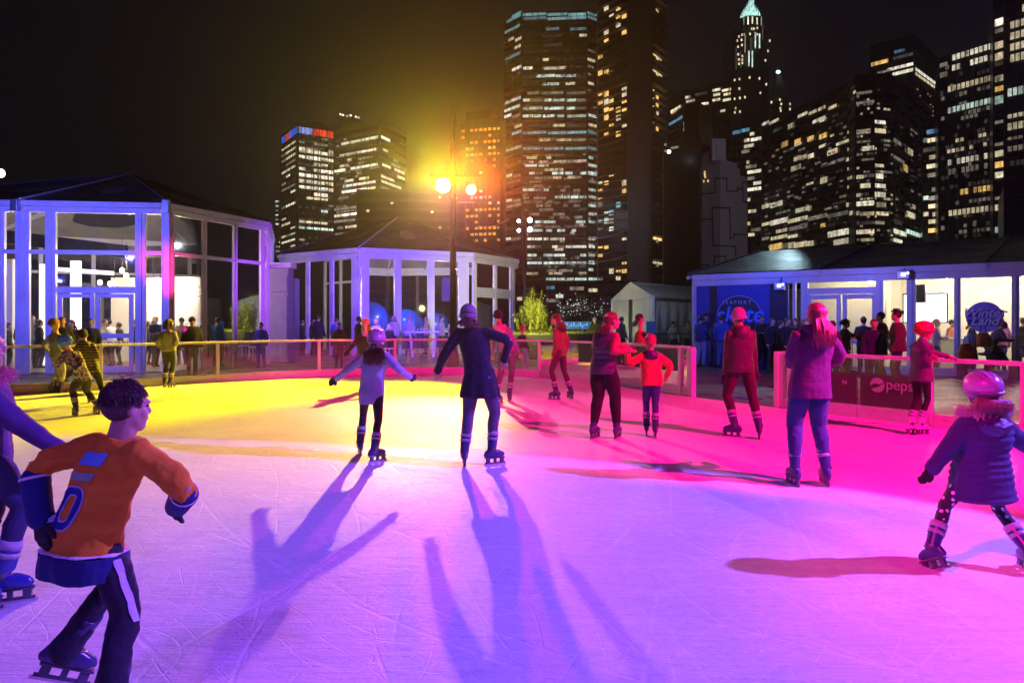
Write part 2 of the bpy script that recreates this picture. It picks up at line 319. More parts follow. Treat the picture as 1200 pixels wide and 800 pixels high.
def m_board():
    b = NB('scuffed_board'); v = b.tex(); sc = b.ramp(b.noise(b.tex((1, 1, 5), (0, 0, .3)), 5, 7, .8, .5), [(.52, 0), (.66, 1)])
    c = b.mix((.74, .74, .76), (.34, .33, .35), b.math('MULTIPLY', sc, .7)); c = b.mix(c, (.10, .10, .12), b.ramp(b.noise(b.tex((3, 3, 30)), 2.2, 3, .6), [(.68, 0), (.70, .7)]))
    b.bsdf(c, .45, 0, b.bump(sc, .2, .004)); return b.m
M = dict(board=m_board(),
 alu=m_plain('white_aluminium', (.62, .63, .66), .38, .0, .12, 2, .05), galv=m_plain('galvanised_steel', (.5, .5, .52), .4, .9, .2),
 dark=m_plain('dark_metal', (.03, .03, .035), .45, .4, .3), black=m_plain('black_plastic', (.018, .018, .02), .45, 0, .2),
 white=m_plain('white_plastic', (.78, .78, .78), .4, 0, .1, 3, .1), wallw=m_plain('white_wall_panel', (.74, .71, .64), .7, 0, .06, .6, .05),
 steel=m_plain('blade_steel', (.7, .7, .72), .22, 1, .1), wood=m_plain('pale_timber', (.45, .30, .17), .6, 0, .35, 6, .3, 40),
 cloth=m_objcol('cloth', .9, .05), shiny=m_objcol('nylon_shell', .5, .02, bscale=120, fold=.6), camo=m_objcol('camouflage_cloth', .8, .2, 'camo'),
 dots=m_objcol('dotted_leggings', .8, .2, 'dots', fold=.15), stripe=m_objcol('striped_cloth', .8, .2, 'stripe'), check=m_objcol('patterned_leggings', .8, .2, 'check', fold=.15),
 denim=m_objcol('denim', .85, .1, None, 300, .9), plastic=m_objcol('hard_plastic', .25, 0, None, 5, .02), print=m_objcol('flat_print', .55, 0, None, 20, .02),
 knit=m_knit(), skin=m_skin(), hair=m_hair(), glass=m_glass(), fglass=m_glass('scuffed_rink_glass', (.93, .95, .95), .9, .10), window=m_window(),
 ice=m_ice(), paving=m_paving(), roof=m_fabric_roof(), cabinet=m_plain('cabinet_grey', (.22, .21, .24), .5, 0, .15), lining=m_plain('roof_lining', (.30, .29, .28), .8, 0, .2, 1, .1),
 facade=m_plain('dark_facade', (.030, .026, .026), .35, .2, .35, .15, .05), band=m_plain('facade_band', (.055, .048, .046), .5, .1, .3, .3, .05),
 darkglass=m_plain('dark_glazing', (.012, .012, .016), .18, .3, .3, .3, .02), conc=m_concrete('tower_concrete', (.30, .26, .28)),
 concg=m_concrete('grey_panel_concrete', (.36, .34, .37), .15), eye=m_plain('eye_dark', (.02, .015, .015), .15, 0, 0, 1, 0),
 lens=m_emit('lamp_lens_white', (1, .97, .85), 20), lensy=m_emit('lamp_lens_yellow', (1, .86, .25), 45), lenso=m_emit('lamp_lens_pink', (1, .62, .45), 35),
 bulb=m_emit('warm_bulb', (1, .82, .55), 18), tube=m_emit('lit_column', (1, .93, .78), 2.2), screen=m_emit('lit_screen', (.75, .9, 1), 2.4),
)
def objlit(): pass
# ================================================================= ground and ice
def sheet(name, pts, z, mat, kind='structure'):
    me = bpy.data.meshes.new(name); me.from_pydata([(p[0], p[1], z) for p in pts], [], [tuple(range(len(pts)))]); me.update()
    if me.polygons[0].normal.z < 0: me.flip_normals()
    return link(name, me, mat, kind=kind)
GZ = -0.06
sheet('ground', [(-1500, -200), (1500, -200), (1500, 2500), (-1500, 2500)], GZ, M['paving'])
far_px = [(-330, 470), (-150, 468), (0, 462), (118, 457), (186, 452), (255, 447.5), (315, 444), (374, 441), (463, 438), (548, 438), (632, 441.5), (715, 449.5), (808, 464.5)]
right_px = [(917, 478), (1005, 489), (1090, 500), (1200, 514), (1330, 531)]
farc = [gpt(*p) for p in far_px]; rightc = [gpt(*p) for p in right_px]
rim = [(-14, -6), (-14.5, 6)] + [(p.x, p.y) for p in farc] + [(p.x, p.y) for p in rightc] + [(9.5, 3), (8, -6)]
s = Soup()                                   # the ice as a thick slab with a rim
s.rings([[(x, y, GZ) for x, y in rim], [(x, y, 0) for x, y in rim]])
ice = s.obj('ice', M['ice'], kind='structure')
# ================================================================= rink fences
def make_fence(pts, posts, name_label, ztop, label, base, extra=None):
    root = thing('rink_fence', label, 'fence', base)
    # pts: polyline; posts: indices of pts that carry a post
    up = Vector((0, 0, 1))
    for i in range(len(pts)-1):
        p, q = pts[i], pts[i+1]; d = (q-p).normalized(); L = (q-p).length
        s = Soup(); s.beam(p+d*.003+up*.10, q-d*.003+up*.10, .06, .20); s.obj('kick_board', M['board'], root, bevel=.008)
        s = Soup(); s.beam(p+d*.003+up*(ztop-.03), q-d*.003+up*(ztop-.03), .085, .06); s.obj('top_rail', M['board'], root, bevel=.01)
    for a, b_ in zip(posts[:-1], posts[1:]):
        for i in range(a, b_):
            p, q = pts[i], pts[i+1]
            s = Soup(); s.beam(p+up*((ztop+.14)/2), q+up*((ztop+.14)/2), .012, ztop-.26-.012); s.obj('glass_panel', M['fglass'], root)
    for i in posts:
        p = pts[i]; d = (pts[min(i+1, len(pts)-1)]-pts[max(i-1, 0)]).normalized(); n = Vector((-d.y, d.x, 0))
        s = Soup(); s.box(p+up*(ztop/2+.0)+n*.0, .075, .072, ztop-.065, d, n, up); s.obj('post', M['white'], root, bevel=.006)
    return root
def offs(ps, k): return [Vector((p.x, p.y, 0)) for p in ps]
f1 = make_fence(offs(farc, 0), [0, 1, 2, 3, 5, 7, 8, 9, 10, 11, 12], '', 1.04, 'long curved clear rink fence with white rail round the far side of the ice', tuple(farc[7]))
f2 = make_fence(offs(rightc, 0), [0, 2, 3, 4], '', 1.02, 'shorter clear rink fence with pink lit rail at the right edge of the ice', tuple(rightc[0]))
def endpost(c, d, root, zt):
    s = Soup(); s.box(c+Vector((0, 0, zt/2)), .10, .10, zt, d, (-d.y, d.x, 0)); s.obj('end_post', M['white'], root, bevel=.008)
dd = (farc[12]-farc[11]).normalized(); endpost(farc[12]-dd*.28, dd, f1, 1.02); endpost(farc[12]+dd*.10, dd, f1, 1.02)
dd = (rightc[1]-rightc[0]).normalized(); endpost(rightc[0]-dd*.10, dd, f2, 1.01); endpost(rightc[0]+dd*.17, dd, f2, 1.01)
# translucent banners on the panels
def text(name, body, loc, size, mat, parent, xdir, up=(0, 0, 1), extrude=.004, color=None, shear=0, align='CENTER', bold=0):
    c = bpy.data.curves.new(name, 'FONT'); c.body = body; c.size = size; c.extrude = extrude; c.align_x = align; c.align_y = 'CENTER'; c.shear = shear; c.offset = bold
    tmp = bpy.data.objects.new(name, c); me = bpy.data.meshes.new_from_object(tmp); bpy.data.objects.remove(tmp); me.materials.clear(); me.materials.append(mat)
    o = bpy.data.objects.new(name, me); COL.objects.link(o); WM[o.name] = Matrix.Identity(4)
    X = Vector(xdir).normalized(); U = Vector(up); Z = X.cross(U).normalized()
    mw = Matrix((X, U, Z)).transposed().to_4x4(); mw.translation = Vector(loc)
    o.parent = parent; o.matrix_parent_inverse = WM[parent.name].inverted(); o.matrix_basis = mw
    WM[o.name] = mw
    if color: o.color = (*color, 1)
    return o
def disc(c, X, U, r, th, n=32, a0=0, a1=2*math.pi):
    s = Soup(); X = np.array(X, float); U = np.array(U, float); N = np.cross(X, U); c = np.array(c, float)
    a = np.linspace(a0, a1, n, endpoint=(a1-a0 < 6.28)); ring = np.outer(np.cos(a)*r, X)+np.outer(np.sin(a)*r, U)
    s.rings([c+ring-N*th/2, c+ring+N*th/2]); return s
def banner(p, q, z0, z1, col, label, root):
    d = (q-p).normalized(); n = Vector((d.y, -d.x, 0)); m = (p+q)/2+n*.022
    s = Soup(); s.box(m+Vector((0, 0, (z0+z1)/2)), (q-p).length, .006, z1-z0, d, n)
    o = s.obj('banner', M['print'], root, color=col); o['label'] = label; return d, n, o
p, q = rightc[0], rightc[2]
dR = (rightc[2]-rightc[0]).normalized()
d, n, b1 = banner(rightc[0]+dR*.5, rightc[1], .22, .72, (.09, .05, .07), 'dark maroon advertising banner', f2)
d2, n2, b2 = banner(rightc[1]+dR*.06, rightc[2]-dR*.1, .22, .72, (.09, .05, .07), 'dark maroon drinks banner with round emblem', f2)
def onplane(px, py, p, d):                # camera ray meets the vertical plane through p along d
    k = (px-600)/F; t = (p.x-k*p.y)/(k*d.y-d.x); Y = p.y+t*d.y; return Vector((k*Y, Y, CAMZ-(py-HY)/F*Y))
d2 = (rightc[2]-rightc[1]).normalized(); n2 = Vector((d2.y, -d2.x, 0))
c = onplane(1028, 451, rightc[1]+n2*.030, d2)
o = disc(c, d2, (0, 0, 1), .115, .006).obj('emblem', M['print'], b2, color=(.5, .45, .5))
s = Soup(); a = np.linspace(0, 1, 12); X = np.array(d2)
top = [np.array(c)+X*(-.112+.224*t)+np.array([0, 0, 1])*(-.035+.085*t+.02*math.sin(t*6.28)+.012) for t in a]
bot = [np.array(c)+X*(-.112+.224*t)+np.array([0, 0, 1])*(-.06+.105*t*t+.0*t) for t in a]
for i in range(11):
    N = np.array(n2)*.005; s.add([top[i]+N, top[i+1]+N, bot[i+1]+N, bot[i]+N, top[i], top[i+1], bot[i+1], bot[i]], [(0, 1, 2, 3), (0, 4, 5, 1), (2, 6, 7, 3)])
s.obj('emblem_wave', M['print'], b2, color=(.07, .03, .05))
text('lettering', 'pepsi', onplane(1056, 452, rightc[1]+n2*.030, d2), .23, M['print'], b2, d2, color=(.5, .45, .5))
text('lettering', 'N', onplane(989.5, 448, rightc[0]+Vector((dR.y, -dR.x, 0))*.034, dR), .10, M['print'], b1, dR, color=(.5, .45, .5))
dd = (farc[12]-farc[11]).normalized(); nn = Vector((dd.y, -dd.x, 0))
d3, n3, b3 = banner(farc[11]+dd*.08, farc[12]-dd*.36, .50, .97, (.012, .02, .06), 'dark blue beer banner with star', f1)
dl = (farc[11]-farc[10]).normalized()
d4, n4, b4 = banner(farc[11]-dl*1.1, farc[11]-dl*.06, .50, .97, (.012, .02, .05), 'plain dark blue banner', f1)
c = onplane(729, 423, farc[11]+nn*.03, dd); s = Soup(); X = np.array(dd); U = np.array([0, 0, 1.])
st = [np.array(c)+X*math.sin(i*math.pi/5)*(.07 if i % 2 == 0 else .028)+U*math.cos(i*math.pi/5)*(.07 if i % 2 == 0 else .028) for i in range(10)]
s.rings([st, [p_+np.array(nn)*.004 for p_ in st]]); s.obj('star_emblem', M['print'], b3, color=(.8, .25, .2))
text('lettering', 'Heineken', onplane(729, 430.5, farc[11]+nn*.03, dd), .12, M['print'], b3, dd, color=(.7, .7, .7))

# ================================================================= pavilions
UPV = Vector((0, 0, 1))
def wall(root, P, Q, z1, posts, rails, postw=.14, z0=GZ, glass=True, pw=None, mat='alu'):
    """posts: photo px of upright members on the wall P-Q; rails: (px0,px1,z,height)."""
    d = (Q-P).normalized(); n = Vector((d.y, -d.x, 0))
    def at(px): k = (px-600)/F; t = (P.x-k*P.y)/(k*d.y-d.x); return P+d*t
    for k, px in enumerate(posts):
        w = (pw or {}).get(px, postw); c = at(px)
        s = Soup(); s.box(c+UPV*((z0+z1)/2), w, .12, z1-z0-.006, d, n)
        s.box(c+n*.075+UPV*((z0+z1)/2), w*.35, .03, z1-z0-.02, d, n); s.obj('post', M[mat], root, bevel=.008)
    for a, b_, z, h in rails:
        A = at(a); B = at(b_); s = Soup(); s.beam(A+UPV*z+n*.004, B+UPV*z+n*.004, .10, h); s.obj('rail', M[mat], root, bevel=.006)
    if glass:
        xs = sorted(posts)
        for a, b_ in zip(xs[:-1], xs[1:]):
            A = at(a); B = at(b_)
            if (B-A).length < .35: continue
            s = Soup(); s.beam(A+UPV*((z0+z1)/2), B+UPV*((z0+z1)/2), .012, z1-z0-.02); s.obj('glass_pane', M['glass'], root)
    return at, d, n
def eave_beam(root, P, Q, z, h=.36):
    s = Soup(); d = (Q-P).normalized(); n = Vector((d.y, -d.x, 0))
    s.beam(P+UPV*(z-h*.25), Q+UPV*(z-h*.25), .22, h*.5-.012); s.beam(P+UPV*(z-h*.75)-n*.02, Q+UPV*(z-h*.75)-n*.02, .16, h*.5-.012)
    s.beam(P+UPV*(z-h*.5)-n*.03, Q+UPV*(z-h*.5)-n*.03, .10, .02); s.obj('eave_beam', M['alu'], root, bevel=.012)
def roof_fan(root, poly, z, apex, over=.12, lining=True):
    c = sum((Vector((p.x, p.y, 0)) for p in poly), Vector())/len(poly)
    for i in range(len(poly)):
        a, b_ = poly[i], poly[(i+1) % len(poly)]
        A = Vector((a.x, a.y, z))+(a-c).normalized()*over; B = Vector((b_.x, b_.y, z))+(b_-c).normalized()*over
        A.z = B.z = z; s = Soup(); N = 7; T = Vector((0, 0, -.03)); rows = []
        for k in range(N+1):
            t = k/N; row = []
            for j in range(N+1):
                u = j/N; p = A.lerp(B, u).lerp(apex, t); sag = .14*math.sin(math.pi*min(t, .98))*math.sin(math.pi*u)
                row.append(p-Vector((0, 0, sag)))
            rows.append(row)
        V = [v for r in rows for v in r]; V2 = [v+T for v in V]; n_ = len(V); fs = []
        for k in range(N):
            for j in range(N):
                q_ = k*(N+1)+j; fs.append((q_, q_+1, q_+N+2, q_+N+1)); fs.append((q_+n_, q_+N+1+n_, q_+N+2+n_, q_+1+n_))
        s.add([tuple(v) for v in V+V2], fs); s.obj('roof_panel', M['roof'], root, smooth=True)
        s = Soup(); s.beam(A+UPV*.03, apex+UPV*.03, .09, .05); s.obj('roof_seam', M['alu'] if i == 0 else M['roof'], root)  # first seam pale: light on that hip put into its colour
        if lining:
            s = Soup(); s.beam(A-UPV*.16, apex-UPV*.25, .10, .14); s.obj('rafter', M['alu'], root)
            s = Soup(); o_ = UPV*-.12; s.add([tuple(A+o_), tuple(B+o_), tuple(apex+o_)], [(0, 1, 2)]); s.obj('roof_lining', M['lining'], root)
def at_px(px, Y, z=0): return Vector(((px-600)/F*Y, Y, z))

# ---- left pavilion
LE = 5.15
A = at_px(27, 20.9); B = at_px(197, 21.4); C = at_px(314, 25.5); L0 = Vector((-20.3, 20.7, 0)); D_ = Vector((-10.6, 30.2, 0)); E_ = Vector((-15.2, 32.2, 0)); G_ = Vector((-22.0, 28.5, 0))
lp = thing('glass_pavilion', 'large blue lit glass pavilion with double doors on the left of the rink', 'pavilion', tuple((A+B)/2))
polyL = [A, B, C, D_, E_, G_, L0]
for i in range(len(polyL)): eave_beam(lp, polyL[i], polyL[(i+1) % len(polyL)], LE+.1)
z3 = 3.68
at, d, n = wall(lp, A, B, LE-.2, [27, 60, 165, 197], [(35, 190, z3, .13), (67, 158, 2.52, .20)], .30, pw={27: .40, 60: .30, 165: .30, 197: .36})
# double door
P_ = at(60); Q_ = at(165)
dl_ = thing  # noqa
for a, b_ in ((69, 110.5), (113.5, 156)):
    Aa, Bb = at(a), at(b_); s = Soup(); w = (Bb-Aa).length
    for e in (Aa+d*.05, Bb-d*.05): s.box(e+n*.01+UPV*(1.18), .12, .07, 2.44, d, n)
    for z, h in ((2.34, .12), (1.10, .14), (.06, .20)): s.beam(Aa+d*.115+UPV*z+n*.01, Bb-d*.115+UPV*z+n*.01, .066, h)
    dr = s.obj('door', M['alu'], lp, bevel=.006)
    s = Soup(); s.beam(Aa+d*.11+UPV*1.2, Bb-d*.11+UPV*1.2, .01, 2.2); s.obj('door_glass', M['glass'], dr)
    hp = (Bb-d*.08) if a < 100 else (Aa+d*.08)
    s = Soup(); s.tube([hp+n*.09+UPV*.95, hp+n*.09+UPV*1.25], [.015, .015], 8); s.obj('handle', M['galv'], dr)
wall(lp, B, C, LE-.2, [199, 239, 275, 307], [(201, 305, z3, .12)], .16, pw={199: .2, 307: .22})
wall(lp, L0, A, LE-.2, [-75, -28, 3, 23], [(-75, 22, z3, .12)], .16)
wall(lp, G_, L0, LE-.2, [-60], [], .2, glass=False)
for (P2, Q2, ks) in ((C, D_, (0, .5, 1)), (D_, E_, (.33, .66, 1)), (E_, G_, (.25, .5, .75, 1))):
    dd = (Q2-P2)
    for k in ks:
        c = P2+dd*k; s = Soup(); s.box(c+UPV*2.45, .16, .12, 4.98, dd.normalized(), (-dd.normalized().y, dd.normalized().x, 0)); s.obj('post', M['alu'], lp)
    s = Soup(); s.beam(P2+UPV*z3, Q2+UPV*z3, .1, .12); s.obj('rail', M['alu'], lp)
    s = Soup(); s.beam(P2+UPV*2.45, Q2+UPV*2.45, .012, 4.9); s.obj('glass_pane', M['glass'], lp)
s = Soup(); s.box(B+UPV*(LE/2)+Vector((.02, -.12, 0)), .20, .10, LE-.4); s.obj('corner_post', M['alu'], lp, bevel=.01)
s = Soup(); s.box(A+UPV*(LE-.08)+Vector((-.1, -.2, 0)), .22, .16, .36); s.obj('corner_bracket', M['galv'], lp, bevel=.02)
s = Soup(); s.box(B+UPV*(LE-.04)+Vector((.04, -.2, 0)), .24, .16, .42); s.obj('corner_bracket', M['galv'], lp, bevel=.02)
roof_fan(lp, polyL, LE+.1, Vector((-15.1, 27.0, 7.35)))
s = Soup(); s.rings([[(p.x, p.y, GZ+.004) for p in polyL], [(p.x, p.y, -.012) for p in polyL]]); s.obj('floor', m_plain('pavilion_floor', (.16, .14, .13), .4, 0, .2, 1), lp)
def partition(P, Q, h, root=None, z0=-.01, name='partition_wall', mat='wallw', th=.10):
    s = Soup(); s.beam(P+UPV*(z0+h/2), Q+UPV*(z0+h/2), th, h); return s.obj(name, M[mat], root)
partition(at_px(131, 26.5), at_px(262, 26.0), 3.25, lp)
partition(at_px(262, 26.0)+Vector((0, .12, 0)), at_px(306, 27.5), 3.0, lp, mat='lining')
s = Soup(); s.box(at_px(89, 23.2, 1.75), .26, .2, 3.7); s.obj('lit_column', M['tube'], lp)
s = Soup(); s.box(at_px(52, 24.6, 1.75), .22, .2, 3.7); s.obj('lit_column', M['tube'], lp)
s = Soup(); s.box(at_px(13, 22.6, 1.75), .22, .2, 3.7); s.obj('column', M['wallw'], lp)
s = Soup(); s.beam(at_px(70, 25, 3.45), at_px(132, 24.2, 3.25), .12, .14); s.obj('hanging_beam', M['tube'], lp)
s = Soup(); s.beam(at_px(10, 24, 4.5), at_px(150, 24.2, 4.0), .3, .45); s.beam(at_px(150, 24.2, 4.0), at_px(300, 26.5, 4.3), .3, .4); s.obj('ceiling_duct', M['dark'], lp)
def bulb_string(label, pts, group):
    root = thing('hanging_bulb', label, 'light bulb', tuple(pts), group)
    s = Soup(); s.ell(pts, .075, .075, .09); s.obj('bulb', M['bulb'], root, smooth=True)
    s = Soup(); s.tube([pts+UPV*.09, pts+UPV*1.2], [.008, .008], 5, round_=False); s.obj('cord', M['black'], root)
for i, (px, py, lb) in enumerate(((117, 331, 'hanging bulb lowest above the left door leaf'), (129, 332.5, 'hanging bulb just left of the door pair middle seen over the glass doors'), (134, 332, 'middle bulb of the close trio over the doors'), (143, 317, 'highest bulb over the right door leaf'), (148, 323, 'bulb right beside and below the highest one'), (170, 330, 'bulb at the right door frame post'), (180, 331, 'bulb left in the pair beside the pink post'), (188, 331, 'bulb touching the pink post outline'))):
    p_ = pt(px, py, 24.2); bulb_string(lb, p_, 'hanging bulbs inside the left pavilion')
point('left_pavilion_room_light', (-13.2, 24.2, 3.6), (1, .80, .52), 600, .06)
point('left_pavilion_back_light', (-12.2, 25.0, 2.9), (1, .84, .60), 220, .06)
point('left_pavilion_side_light', (-18.0, 24.0, 3.4), (1, .80, .52), 260, .06)
# annex box between the two pavilions
cx = thing('service_cabinet', 'tall purple lit service cabinet between the two glass pavilions', 'cabinet', tuple(at_px(327, 26.6)))
s = Soup(); s.box(at_px(327, 26.8, 1.78), .95, .6, 3.64); s.obj('cabinet_body', M['cabinet'], cx, bevel=.01)
for z, h in ((3.0, .62), (1.35, 2.4)):
    s = Soup(); s.box(at_px(327, 26.47, z), .62, .03, h); s.obj('door_panel', M['cabinet'], cx, bevel=.01)
s = Soup(); s.box(at_px(327, 26.75, 3.72), 1.15, .7, .20); s.obj('cabinet_top', M['alu'], cx)
s = Soup(); s.box(at_px(341, 27.4, 1.6), .5, .6, 3.3); s.obj('side_panel', M['cabinet'], cx)

# ---- middle pavilion
ME = 4.85
A = at_px(328, 34.8); B = at_px(422, 31.5); C = at_px(554, 33.8); D2 = at_px(606, 37.7); E2 = Vector((-1.5, 43, 0)); F2 = Vector((-8, 44, 0)); G2 = Vector((-13.2, 40.5, 0))
mp = thing('glass_pavilion', 'lower violet lit glass pavilion behind the middle of the rink', 'pavilion', tuple(B))
polyM = [B, C, D2, E2, F2, G2, A]
for i in range(len(polyM)): eave_beam(mp, polyM[i], polyM[(i+1) % len(polyM)], ME+.1, .5)
wall(mp, A, B, ME-.3, [331, 361, 389, 417], [], .26, pw={417: .5})
wall(mp, B, C, ME-.3, [428, 466, 505, 543], [(428, 543, 1.05, .06)], .34, pw={428: .36, 543: .55})
wall(mp, C, D2, ME-.3, [556, 580, 600], [(556, 600, 3.0, .5)], .3, pw={600: .5})
wall(mp, D2, E2, ME-.3, [601], [], .3, glass=False)
for (P2, Q2, ks) in ((E2, F2, (0, .3, .7, 1)), (F2, G2, (.33, .66, 1))):
    dd = (Q2-P2)
    for k in ks:
        c = P2+dd*k; s = Soup(); s.box(c+UPV*2.3, .2, .14, 4.7, dd.normalized(), (-dd.normalized().y, dd.normalized().x, 0)); s.obj('post', M['dark'], mp)
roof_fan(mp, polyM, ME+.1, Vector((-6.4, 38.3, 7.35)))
s = Soup(); s.rings([[(p.x, p.y, GZ+.004) for p in polyM], [(p.x, p.y, -.012) for p in polyM]]); s.obj('floor', bpy.data.materials['pavilion_floor'], mp)
partition(at_px(336, 38.5), at_px(424, 37.5), 3.1, mp)
partition(at_px(336, 37.2), at_px(343, 38.3), 3.1, mp)
s = Soup(); s.box(at_px(354, 37.4, 2.0), .95, .06, 2.0); s.obj('lit_screen', M['screen'], mp)
s = Soup(); s.box(at_px(343.5, 37.4, 2.2), .25, .06, 1.9); s.obj('lit_screen', M['screen'], mp)
for px, py in ((405, 336),): 
    s = Soup(); s.box(pt(px, py, 37), .18, .08, .28); s.obj('exit_sign', m_emit('red_sign', (1, .02, .02), 1.5), mp)
s = Soup()
for k in range(6): s.beam(at_px(345+k*38, 35+random.random()*4, 4.3), at_px(365+k*38, 38, 5.6), .08, .08)
s.obj('roof_truss', M['galv'], mp)
s = Soup(); s.box(at_px(525, 33.2, 3.1), .6, .4, 1.2); s.obj('loudspeaker', M['black'], mp, bevel=.03)
point('middle_pavilion_room_light', (-9.2, 35.6, 3.4), (1, .85, .62), 600, .06)
point('middle_pavilion_bar_light', (-4.3, 36.5, 2.9), (1, .9, .75), 300, .06)
point('middle_pavilion_blue_light', (-6.2, 38.3, 2.4), (.05, .15, 1), 180, .06)
point('middle_pavilion_table_light', (-3.6, 33.0+2.0, 3.6), (1, .85, .65), 160, .06)
def dome(px, py, Y, r, label):            # blue dome shapes standing in for blue arcs behind the guests
    root = thing('dome_shape', label, 'dome', tuple(at_px(px, Y)))
    s = Soup(); c = at_px(px, Y); a = np.linspace(0, 2*np.pi, 20, endpoint=False); rings = []
    zt = CAMZ-(py-HY)/F*Y
    for k in range(9):
        t = k/8; rr = r*math.cos(t*1.5) if k else r; z = zt-r+r*math.sin(t*1.5)
        rings.append(np.array([(c.x+math.cos(q_)*rr, c.y+math.sin(q_)*rr, z) for q_ in a]))
    rings.insert(0, np.array([(c.x+math.cos(q_)*r, c.y+math.sin(q_)*r, 0) for q_ in a]))
    s.rings(rings); s.obj('dome_skin', M['plastic'], root, smooth=True, color=(.02, .05, .35))
dome(434, 353, 39.5, 1.05, 'blue dome shape inside the middle pavilion nearest the corner post'); dome(476, 362, 39.8, 1.1, 'blue dome shape behind the second glass bay of the middle pavilion'); dome(511, 366, 40, .9, 'blue dome shape behind the right high table')

# ---- right long pavilion
RZ = 3.12
W0 = at_px(812, 24.6); W1 = at_px(1200, 19.0); dR_ = (W1-W0).normalized(); nB = Vector((-dR_.y, dR_.x, 0)); W2 = W0+dR_*17.5
if nB.y < 0: nB = -nB
rp = thing('glass_pavilion', 'long low pavilion with dark roof and bright rental room on the right', 'pavilion', tuple(W0))
for P2, Q2 in ((W0, W2),): 
    eave_beam(rp, P2, Q2, RZ+.1, .42)
at, d, n = wall(rp, W0, W2, RZ-.3, [814], [], .16, glass=False)
# printed blue hoarding with posts
s = Soup(); s.beam(at(816)+UPV*1.38, at(924)+UPV*1.38, .06, 2.86); hb = s.obj('hoarding', M['print'], rp, color=(.014, .055, .38)); hb['label'] = 'blue printed hoarding'
for a, b_ in ((832, 841), (902, 923)):
    s = Soup(); s.beam(at(a)+n*.036+UPV*1.38, at(b_)+n*.036+UPV*1.38, .012, 2.82); s.obj('dark_panel', M['print'], hb, color=(.02, .02, .04))
def onw(px, py, off): return onplane(px, py, W0+n*off, d)
s = disc(onw(866, 373, .048), d, (0, 0, 1), .79, .012, 48); s.obj('badge_ring', M['print'], hb, color=(.35, .4, .6))
s = disc(onw(866, 373, .056), d, (0, 0, 1), .765, .012, 48); s.obj('badge', M['print'], hb, color=(.03, .03, .07))
text('lettering', 'S E A P O R T', onw(863, 354.5, .068), .17, M['print'], hb, d, color=(.5, .55, .75))
text('lettering', 'skate', onw(866, 369, .074), .78, M['print'], hb, d, (0, 0, 1), color=(.08, .25, .95), shear=.2, bold=.012)
text('lettering', 'ICE RINK', onw(866, 384, .068), .14, M['print'], hb, d, color=(.5, .55, .75)) if False else None
wall(rp, W0, W2, RZ-.3, [931, 943, 1031, 1068, 1122, 1190, 1262, 1340, 1400], [(943, 1031, 2.52, .20), (1031, 1400, .06, .22), (931, 943, .06, .22)], .15, pw={931: .10, 943: .22, 1031: .2, 1068: .24, 1122: .16, 1190: .18})
for a, b_ in ((947, 985), (988, 1027)):
    Aa, Bb = at(a), at(b_); s = Soup()
    for e in (Aa+d*.05, Bb-d*.05): s.box(e+n*.01+UPV*1.18, .12, .07, 2.46, d, n)
    for z, h in ((2.33, .14), (.9, .12), (.08, .22)): s.beam(Aa+d*.115+UPV*z+n*.01, Bb-d*.115+UPV*z+n*.01, .066, h)
    dr = s.obj('door', M['alu'], rp, bevel=.006)
    s = Soup(); s.beam(Aa+d*.11+UPV*1.2, Bb-d*.11+UPV*1.2, .01, 2.2); s.obj('door_glass', M['glass'], dr)
# roof: front slope, back slope, hipped end
RI = W0+nB*5; r0 = RI+dR_*.94+UPV*4.42; r1 = RI+dR_*17.5+UPV*4.42; e0 = W0-nB*.15-dR_*.15+UPV*(RZ+.12); e1 = W2-nB*.15+UPV*(RZ+.12); k0 = W0+nB*10-dR_*.15+UPV*(RZ+.12); k1 = W2+nB*10+UPV*(RZ+.12)
def quad_roof(a, b_, c, d__, nseg):
    for i in range(nseg):
        t0, t1 = i/nseg, (i+1)/nseg; s = Soup(); N = 6; V = []
        for k in range(N+1):
            for j in range(N+1):
                u = t0+(t1-t0)*j/N; lo = a.lerp(b_, u); hi = d__.lerp(c, u); p_ = lo.lerp(hi, k/N)
                p_ = p_-UPV*(.07*math.sin(math.pi*j/N)*math.sin(math.pi*k/N)); V.append(tuple(p_))
        nV = len(V); V += [(x, y, z-.03) for x, y, z in V]; fs = []
        for k in range(N):
            for j in range(N):
                q_ = k*(N+1)+j; fs.append((q_, q_+1, q_+N+2, q_+N+1)); fs.append((q_+nV, q_+N+1+nV, q_+N+2+nV, q_+1+nV))
        s.add(V, fs); s.obj('roof_panel', M['roof'], rp, smooth=True)
        lo = a.lerp(b_, t0); hi = d__.lerp(c, t0); s = Soup(); s.beam(lo+UPV*.02, hi+UPV*.02, .07, .05); s.obj('roof_seam', M['roof'], rp)
        s = Soup(); s.beam(lo-UPV*.14, hi-UPV*.14, .08, .12); s.obj('rafter', M['alu'], rp)
quad_roof(e0, e1, r1, r0, 4); quad_roof(k1, k0, r0, r1, 4)
s = Soup(); s.add([tuple(e0), tuple(r0), tuple(k0), tuple(e0-UPV*.03), tuple(r0-UPV*.03), tuple(k0-UPV*.03)], [(0, 1, 2), (3, 5, 4)]); s.obj('roof_panel', M['roof'], rp)
s = Soup(); s.beam(W0+UPV*1.5, W0+nB*10+UPV*1.5, .08, 3.1); s.obj('end_wall', M['lining'], rp)
s = Soup(); s.beam(W0+nB*10+UPV*1.5, W2+nB*10+UPV*1.5, .08, 3.1); s.obj('back_wall', M['wallw'], rp)
s = Soup(); s.add([tuple(p_) for p_ in (W0+UPV*.01-UPV*.03, W2-UPV*.02, W2+nB*10-UPV*.02, W0+nB*10-UPV*.02)], [(0, 1, 2, 3)]); s.obj('floor', bpy.data.materials['pavilion_floor'], rp)
